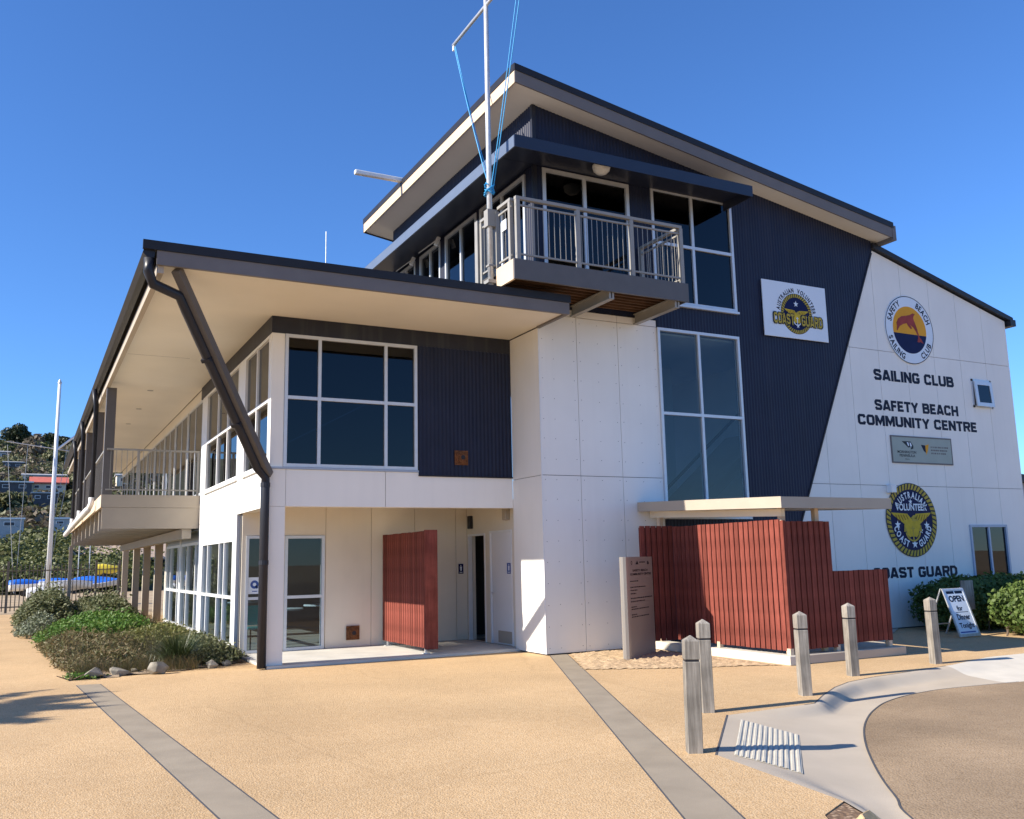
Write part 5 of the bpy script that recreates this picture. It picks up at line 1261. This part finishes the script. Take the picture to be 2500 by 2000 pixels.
# hedges by the gable wall
def hedge(label, x0, x1, y0, y1, h, n, seed, m='leaf_hedge'):
    t = thing('hedge', label, 'hedge', 'hedges by the gable wall'); rng = np.random.RandomState(seed)
    a = rng.uniform(-1, 1, (n*2, 3)); e = np.abs(a)**3.2; keep = e.sum(1) < 1.0+.25*np.sin(a[:, 0]*9+seed)*np.sin(a[:, 1]*8); a = a[keep]; e = e[keep].sum(1)
    w_ = rng.rand(len(a)) < .06+e**1.3; a = a[w_][:n]
    p = np.stack([(x0+x1)/2+a[:, 0]*(x1-x0)/2, (y0+y1)/2+a[:, 1]*(y1-y0)/2, h*.5+a[:, 2]*h*.5], 1)+rng.normal(0, .03, (len(a), 3))
    p[:, 2] = np.maximum(p[:, 2], .01)
    leaves('foliage', p, a*np.array((1, 1, 1.)), .058, 1.6, .75, m, t)
    B = MB()
    for k in range(14): x = rng.uniform(x0+.2, x1-.2); y = rng.uniform(y0+.15, y1-.15); B.tube([(x, y, 0), (x+rng.normal(0, .1), y+rng.normal(0, .1), h*.75)], .018, 6, .008)
    obj('stems', B, 'bark', t); rebase(t, ((x0+x1)/2, (y0+y1)/2, 0))
hedge('dark clipped hedge against the white wall under the low window', 12.95, 17.4, -2.85, -1.25, 1.06, 21000, 1)
hedge('sunlit clipped hedge at the right edge of the picture, nearer than the dark one', 12.85, 16.5, -4.75, -3.05, 1.0, 19000, 2)

# ================================================================ YARD BEHIND THE FENCE
fe = thing('picket_fence', 'tan steel picket fence between the bed and the boat yard', 'fence')
fa, fb = Vector((-6.6, 25.4, 0)), Vector((.2, 28.6, 0)); fd = (fb-fa).normalized(); L = (fb-fa).length; npk = 46; me = None
for k in range(npk):
    c = fa+fd*(L*(k+.5)/npk)
    if me is None:
        B = MB(); B.box(-.018, .018, -.018, .018, .06, 1.80); B.add([(-.02, -.02, 1.80), (.02, -.02, 1.80), (.02, .02, 1.80), (-.02, .02, 1.80), (0, 0, 1.90)], [(0, 1, 4), (1, 2, 4), (2, 3, 4), (3, 0, 4)]); me = B.mesh('picket')
    o = obj('picket', me, 'fence_steel', fe); o.location = c
for t in (.0, .38, .86, 1.0):
    c = fa+fd*L*t; obj('post', MB().box(c.x-.045, c.x+.045, c.y-.045, c.y+.045, 0, 2.0), 'fence_steel', fe)
for z in (.22, 1.62): obj('rail', MB().bar(fa+Vector((0, .03, z)), fb+Vector((0, .03, z)), .035, .045), 'fence_steel', fe)
rebase(fe, (-3.2, 27, 0))
yp = thing('yard_mast', 'tall white flag mast with a gaff and yard standing in the boat yard', 'flagpole')
PX, PY = -2.44, 34.0
obj('pole', MB().tube([(PX, PY, 0), (PX, PY, 5.2), (PX, PY, 10.6)], .115, 12, .075).mesh('pole', True), 'hull_white', yp)
obj('finial', MB().tube([(PX, PY, 10.6), (PX, PY, 10.68), (PX, PY, 10.78)], .11, 10, .03), 'galv', yp)
obj('gaff', MB().tube([(PX, PY, 7.3), (PX+1.75, PY, 8.9)], .05, 8), 'hull_white', yp)
obj('yard', MB().tube([(PX-2.1, PY, 7.65), (PX+.9, PY, 7.25)], .022, 6), 'galv', yp)
for x0, x1 in ((-2.05, -1.4), (-1.2, -1.35), (.75, -.1), (.5, -.3)): obj('halyard', MB().tube([(PX+x0, PY, 7.5), (PX+x1, PY, .6)], .012, 5), 'rope_grey', yp)
rebase(yp, (PX, PY, 0))
def boat(label, loc, rz, L, Wd, cover, hull='hull_white', tilt=0, mast=False):
    t = thing('sailing_dinghy' if hull == 'hull_white' else 'kayak', label, 'boat'); ns, nr = 13, 10; H = MB(); K = MB()
    for i in range(ns):
        s = i/(ns-1); x = L*(s-.5); hw = Wd/2*(1-max(0, (s-.45)/.55)**2.2)*(.86+.14*min(1, s*4))+.02; sheer = .34+.10*s*s
        for k in range(nr+1):
            a = math.pi*k/nr; H.v.append((x, -hw*math.cos(a), sheer-.30*math.sin(a)**.7*(1-.35*max(0, s-.6))))
            K.v.append((x, -hw*1.03*math.cos(a), sheer+.012+(.20+.10*math.sin(s*5))*math.sin(a)**.8*(1-.5*s)))
    for M in (H, K):
        for i in range(ns-1):
            for k in range(nr): M.f.append((i*(nr+1)+k, i*(nr+1)+k+1, (i+1)*(nr+1)+k+1, (i+1)*(nr+1)+k))
        M.f.append(tuple(range(nr+1)))
    obj('hull', H.mesh('hull', True), hull, t)
    obj('cover', K.mesh('cover', True), cover, t)
    G2 = MB(); G2.tube([(H.v[i*(nr+1)][0], H.v[i*(nr+1)][1], H.v[i*(nr+1)][2]) for i in range(ns)], .025, 6); G2.tube([H.v[i*(nr+1)+nr] for i in range(ns)], .025, 6); obj('gunwale', G2, hull, t)
    for sx in (-1, 1): obj('dolly_wheel', MB().tube([(-L*.15, sx*Wd*.34-.04, -.06), (-L*.15, sx*Wd*.34+.04, -.06)], .16, 14), 'black_trim', t)
    if mast: obj('mast', MB().tube([(L*.2, 0, .3), (L*.2, 0, 5.6)], .03, 8, .02), 'galv', t)
    t.location = loc; t.rotation_euler = (R(tilt), 0, R(rz)); return t
boat('blue covered dinghy at the left of the boat yard behind the fence', (-3.1, 36, .62), 8, 2.0, 1.1, 'blue_tarp')
boat('white dinghy with blue cover in the middle of the boat yard', (-1.6, 35.2, .60), -14, 2.3, 1.15, 'blue_tarp', tilt=-16)
boat('blue covered dinghy with white bow at the right of the yard', (-.15, 36.4, .66), -28, 2.3, 1.15, 'blue_tarp', tilt=12)
boat('white upturned dinghy low behind the fence in front of the blue covers', (-2.5, 34.6, .25), 4, 1.6, .8, 'hull_white')
boat('yellow kayak on the rack at the right of the boat yard', (.62, 40.5, 1.30), -8, 1.3, .4, 'kayak_yellow', 'kayak_yellow')
for (x, y, l) in ((-1.25, 45, 'slim bare mast dinghy behind the blue covers, left of the terrace'), (-.55, 47, 'second bare mast dinghy close to the terrace edge')):
    boat(l, (x, y, .42), 30, 3.4, 1.3, 'hull_white', mast=True)
# kiosk with a tan roof
kk = thing('beach_kiosk', 'low kiosk with tan pitched roof and white lattice rail beyond the boat yard', 'building')
obj('wall', MB().box(1.2, 9, 76, 82, -.1, 2.7), 'ink_navy', kk); B = MB()
B.add([(-.2, 74.5, 3.55), (.9, 74.5, 2.55), (10, 74.5, 2.55), (10, 79, 4.3), (1.2, 79, 4.3), (.2, 79, 3.6)], [(0, 1, 2, 3, 4, 5)]); B.add([(-.2, 74.5, 3.4), (.9, 74.5, 2.4), (10, 74.5, 2.4), (.9, 74.5, 2.55), (10, 74.5, 2.55), (-.2, 74.5, 3.55)], [(0, 1, 3, 5), (1, 2, 4, 3)])
obj('roof', noflip(B, 'roof'), 'roof_tan', kk); obj('sign_band', MB().box(1.0, 2.0, 75.8, 75.9, 2.2, 2.5), 'hull_white', kk)
for k in range(10): obj('lattice_post', MB().box(1.0+k*.5, 1.07+k*.5, 75.2, 75.27, .0, 2.1), 'hull_white', kk)
for k in range(5): obj('lattice_brace', MB().bar((1.03+k, 75.15, 1.2), (1.5+k, 75.15, 2.1), .06, .06), 'hull_white', kk)
obj('lattice_rail', MB().box(1, 6, 75.18, 75.28, 1.15, 1.22), 'hull_white', kk); rebase(kk, (4, 78, 0))

# ================================================================ HILL, HOUSES, TREES
def hz(x, y):
    b = 1+.168*(y-70)
    if y > 300: b = 1+.168*230-.1*(y-300)
    e = 1/(1+math.exp(-(x+120)/25))*1/(1+math.exp((x-110)/25))
    return -.6+(b+.6)*e if y > 66 else -.6
B = MB(); nx, ny = 40, 44
for j in range(ny+1):
    y = 62+(j/ny)**1.2*330
    for i in range(nx+1):
        x = -230+i*460/nx; B.v.append((x, y, hz(x, y)+(1.2*math.sin(x*.21+y*.13)*math.sin(y*.09) if y > 90 else 0)*min(1, (y-66)/60)))
for j in range(ny):
    for i in range(nx): B.f.append((j*(nx+1)+i, j*(nx+1)+i+1, (j+1)*(nx+1)+i+1, (j+1)*(nx+1)+i))
mat('hill_ground', (.075, .075, .035), .95, .35, .12)
struct('hill', B.mesh('hill', True), 'hill_ground')
rng = np.random.RandomState(11)
def scrub(name, label, n, ylo, yhi, h, m, size, seed, xw=(-.06, .085)):
    rng = np.random.RandomState(seed); nl = n//110; P = []; N = []
    for k in range(nl):
        y = rng.uniform(ylo, yhi); w0, w1 = -3.4+(y+15)*xw[0]-2, -3.4+(y+15)*xw[1]+2; x = rng.uniform(w0, w1)
        if any(abs(x-a)*150/(y+15) < c_/2*150/(b+15)+.6 and b-8 < y < b+5 for a, b, c_ in HS): continue
        r = h*rng.uniform(.6, 1.3)*(.55+y/220)
        v = rng.normal(0, 1, (110, 3)); v /= np.linalg.norm(v, axis=1)[:, None]; v[:, 2] = np.abs(v[:, 2])
        P.append(np.array((x, y, hz(x, y)-.1*r))+v*np.array((r*1.25, r*1.25, r))*(1-.3*rng.rand(110, 1)**2)*(.85+.3*rng.rand(110, 1))); N.append(v)
    o = leaves(name, np.concatenate(P), np.concatenate(N), size, 1.5, .6, m, None, 'stuff'); tag(o, label, 'scrub')
HS = [(-6.1, 93.6, 4.6), (-6.4, 138.0, 6.4), (-0.9, 140.5, 4.6), (-6.6, 193.0, 3.6), (-10.0, 224.0, 4.0), (-1.3, 163.0, 6.6), (-1.6, 123.0, 3.0), (0.6, 97.0, 3.2), (4.6, 140.0, 3.6), (11.5, 150.0, 4.5)]
scrub('hillside_scrub', 'dense dull green scrub covering the hillside', 60000, 74, 296, 1.6, 'leaf_scrub', .42, 1)
scrub('hillside_scrub', 'brownish scrub patches spread through the hillside', 15000, 100, 285, 1.8, 'leaf_brownscrub', .6, 2)
scrub('dune_scrub', 'thick green dune scrub at the foot of the hill behind the boat yard', 52000, 66, 92, 1.7, 'leaf_moss', .22, 3)
def make_tree(name, seed, m, r, trunk_h, n=2600, size=.5):
    t = thing(name, '', 'tree')
    p, nr = blob_pts(n, (0, 0, trunk_h+r[2]*.65), r, 14, .45, seed=seed); leaves('crown', p, nr, size, 1.5, .7, m, t)
    B = MB(); B.tube([(0, 0, -1.2), (.1, 0, trunk_h*.6), (0, .1, trunk_h+r[2]*.6)], .22*r[0]/2.5, 8, .08)
    rr = np.random.RandomState(seed)
    for k in range(6):
        a = rr.uniform(0, 6.28); B.tube([(0, 0, trunk_h*.8), (r[0]*.4*math.cos(a), r[1]*.4*math.sin(a), trunk_h+r[2]*.5), (r[0]*.7*math.cos(a), r[1]*.7*math.sin(a), trunk_h+r[2]*.8)], .09, 6, .03)
    obj('trunk', B, 'bark', t); return t
def put(t, x, y, s=1, label='', group=None, rz=0):
    t.location = (x, y, hz(x, y)); t.scale = (s, s, s); t.rotation_euler = (0, 0, rz); tag(t, label, 'tree', group)
put(make_tree('cypress_tree', 21, 'leaf_pine', (4.4, 4.4, 3.9), 1.0, 5200, .42), -6.9, 277, 1, 'large dark rounded cypress on the skyline at far left')
p1 = make_tree('cypress_tree', 22, 'leaf_pine', (3.2, 3.2, 2.4), .8, 3000, .42); put(p1, .6, 292, 1.1, 'dark flat topped cypress on the skyline left of the white mast')
c = copy_tree(p1); put(c, -2.6, 292, .7, 'small dark cypress on the skyline between the two larger ones', None, 2)
c = copy_tree(p1); put(c, 5.6, 286, 1.0, 'dark cypress on the skyline right of the white mast', None, 4)
c = copy_tree(p1); put(c, 9.5, 280, .9, 'dark cypress on the skyline next to the roof edge', None, 1)
protos = [make_tree('coastal_tree', 31+k, m, (2.0, 2.0, 1.5), .5, 1500, .36) for k, m in enumerate(('leaf_scrub', 'leaf_moss', 'leaf_brownscrub', 'leaf_scrub'))]
used = [False]*4; rr = np.random.RandomState(77)
labs = ('dull green coastal tree on the hillside', 'yellow green coastal tree on the hillside', 'brownish bare looking coastal tree on the hillside', 'dark green coastal tree on the hillside')
for k in range(44):
    y = rr.uniform(84, 265); x = -3.4+(y+15)*rr.uniform(-.045, .05); i = rr.randint(4)
    if any(abs(x-a) < c_/2+1.6 and b-12 < y < b+5 for a, b, c_ in HS): continue
    if used[i]: t = copy_tree(protos[i])
    else: t = protos[i]; used[i] = True
    put(t, x, y, rr.uniform(.7, 1.3)*(.7+y/300), labs[i], 'trees on the hillside', rr.uniform(0, 6))
def house(label, x, y, wd, dp, h, wall, roof, pitch=.5, base=0, eave=.3, nwin=3):
    t = thing('hill_house', label, 'house', 'houses on the hillside'); z = hz(x, y)+base
    obj('wall', MB().box(x-wd/2, x+wd/2, y, y+dp, z-2, z+h), wall, t)
    B = MB(); B.yz([(y-eave, z+h+.02), (y+dp/2, z+h+pitch), (y+dp+eave, z+h+.02), (y+dp+eave, z+h+.2), (y+dp/2, z+h+pitch+.2), (y-eave, z+h+.2)], x-wd/2-eave, x+wd/2+eave); obj('roof', B, roof, t)
    for k in range(nwin):
        a = x-wd/2+wd*(k+.2)/nwin; wdw = obj('window', MB().box(a, a+wd/nwin*.45, y-.05, y+.02, z+h*.42, z+h*.80), 'white_frame', t)
        obj('pane', MB().box(a+.06, a+wd/nwin*.45-.05, y-.06, y-.052, z+h*.42+.05, z+h*.80-.05), 'house_dark', wdw)
    rebase(t, (x, y+dp/2, z))
house('long pale grey shed with a white flat roof low on the hillside', -6.1, 93.6, 4.6, 4, 1.15, 'roof_grey', 'hull_white', .05, .9, .12, 2)
house('dark house with a white edged flat roof on the left of the hillside', -6.4, 138, 6.4, 4, 1.4, 'house_dark', 'hull_white', .1, .9, .25, 3)
house('cream house with a red pitched roof in the middle of the hillside', -.9, 140.5, 4.6, 4, 1.2, 'house_cream', 'roof_red', 1.0, .8, .4, 3)
house('dark low house with grey roof high on the left of the hillside', -6.6, 193, 3.6, 4, 1.2, 'house_dark', 'roof_grey', .3, .6, .2, 2)
house('pale blue house with white verandah near the top left of the hillside', -10, 224, 4.0, 4, 1.6, 'house_wall', 'roof_grey', .4, .6, .3, 2)
house('long grey roofed house half way up the hillside', -1.3, 163, 6.6, 4, .9, 'house_wall', 'roof_grey', .35, .6, .3, 4)
house('dark house with a pale flat roof below the red roofed house', -1.6, 123, 3.0, 3, 1.2, 'house_dark', 'roof_grey', .06, .9, .2, 2)
house('white roofed shed close to the terrace edge low on the hillside', .6, 97, 3.2, 3, .9, 'roof_grey', 'hull_white', .06, .8, .15, 2)
house('white house beside the terrace edge half way up the hillside', 4.6, 140, 3.6, 3, 2.0, 'hull_white', 'roof_grey', .1, .5, .2, 2)
house('white house seen under the terrace roof above the far rail', 11.5, 150, 4.5, 3, 1.6, 'house_cream', 'roof_grey', .3, 1.2, .2, 2)
sheet('hill_lawn', [(-6.2, 107.5), (-2.0, 107.5), (-1.8, 110.2), (-6.2, 110.2)], hz(-4, 109)+.75, 'leaf_moss', skirt=1.6)
# neighbouring shed beyond the gable wall
ns_ = thing('neighbour_shed', 'grey shed with dark roof glimpsed beyond the right end of the building', 'building')
obj('wall', MB().box(18.6, 26, 1.5, 7, -.1, 3.55), 'roof_grey', ns_); obj('roof', MB().xz([(18.2, 3.7), (26.4, 3.2), (26.4, 3.4), (18.2, 3.9)], 1.2, 7.3), 'black_trim', ns_); rebase(ns_, (22, 4, 0))
# conifer out of frame on the left; its shadow lies across the paving
tr = thing('shade_conifer', 'conifer standing left of the picture whose shadow falls on the paving', 'tree'); rng = np.random.RandomState(3); B = MB(); P = []; N = []
TX, TY = -14.35, -1.5
B.tube([(TX, TY, -.1), (TX, TY, 3), (TX, TY, 6.9)], .16, 10, .03)
for tier in range(13):
    z = 3.0+tier*.30; rad = 2.5*(1-(tier/13.5)**4)
    for k in range(7):
        a = tier*.7+k*2*math.pi/7+rng.normal(0, .12); L = rad*rng.uniform(.75, 1.12); e = Vector((TX+L*math.cos(a), TY+L*math.sin(a), z+.10*L))
        B.tube([(TX, TY, z), tuple(e)], .028, 5, .008)
        for s in np.linspace(.15, 1, 60): P.append((TX+L*s*math.cos(a)+rng.normal(0, .10*(1.1-s)), TY+L*s*math.sin(a)+rng.normal(0, .10*(1.1-s)), z+.10*L*s+rng.normal(0, .04))); N.append((0, 0, 1))
obj('trunk', B, 'bark', tr); leaves('crown', np.array(P), np.array(N, float), .11, 3.2, .5, 'leaf_pine', tr); rebase(tr, (TX, TY, 0))
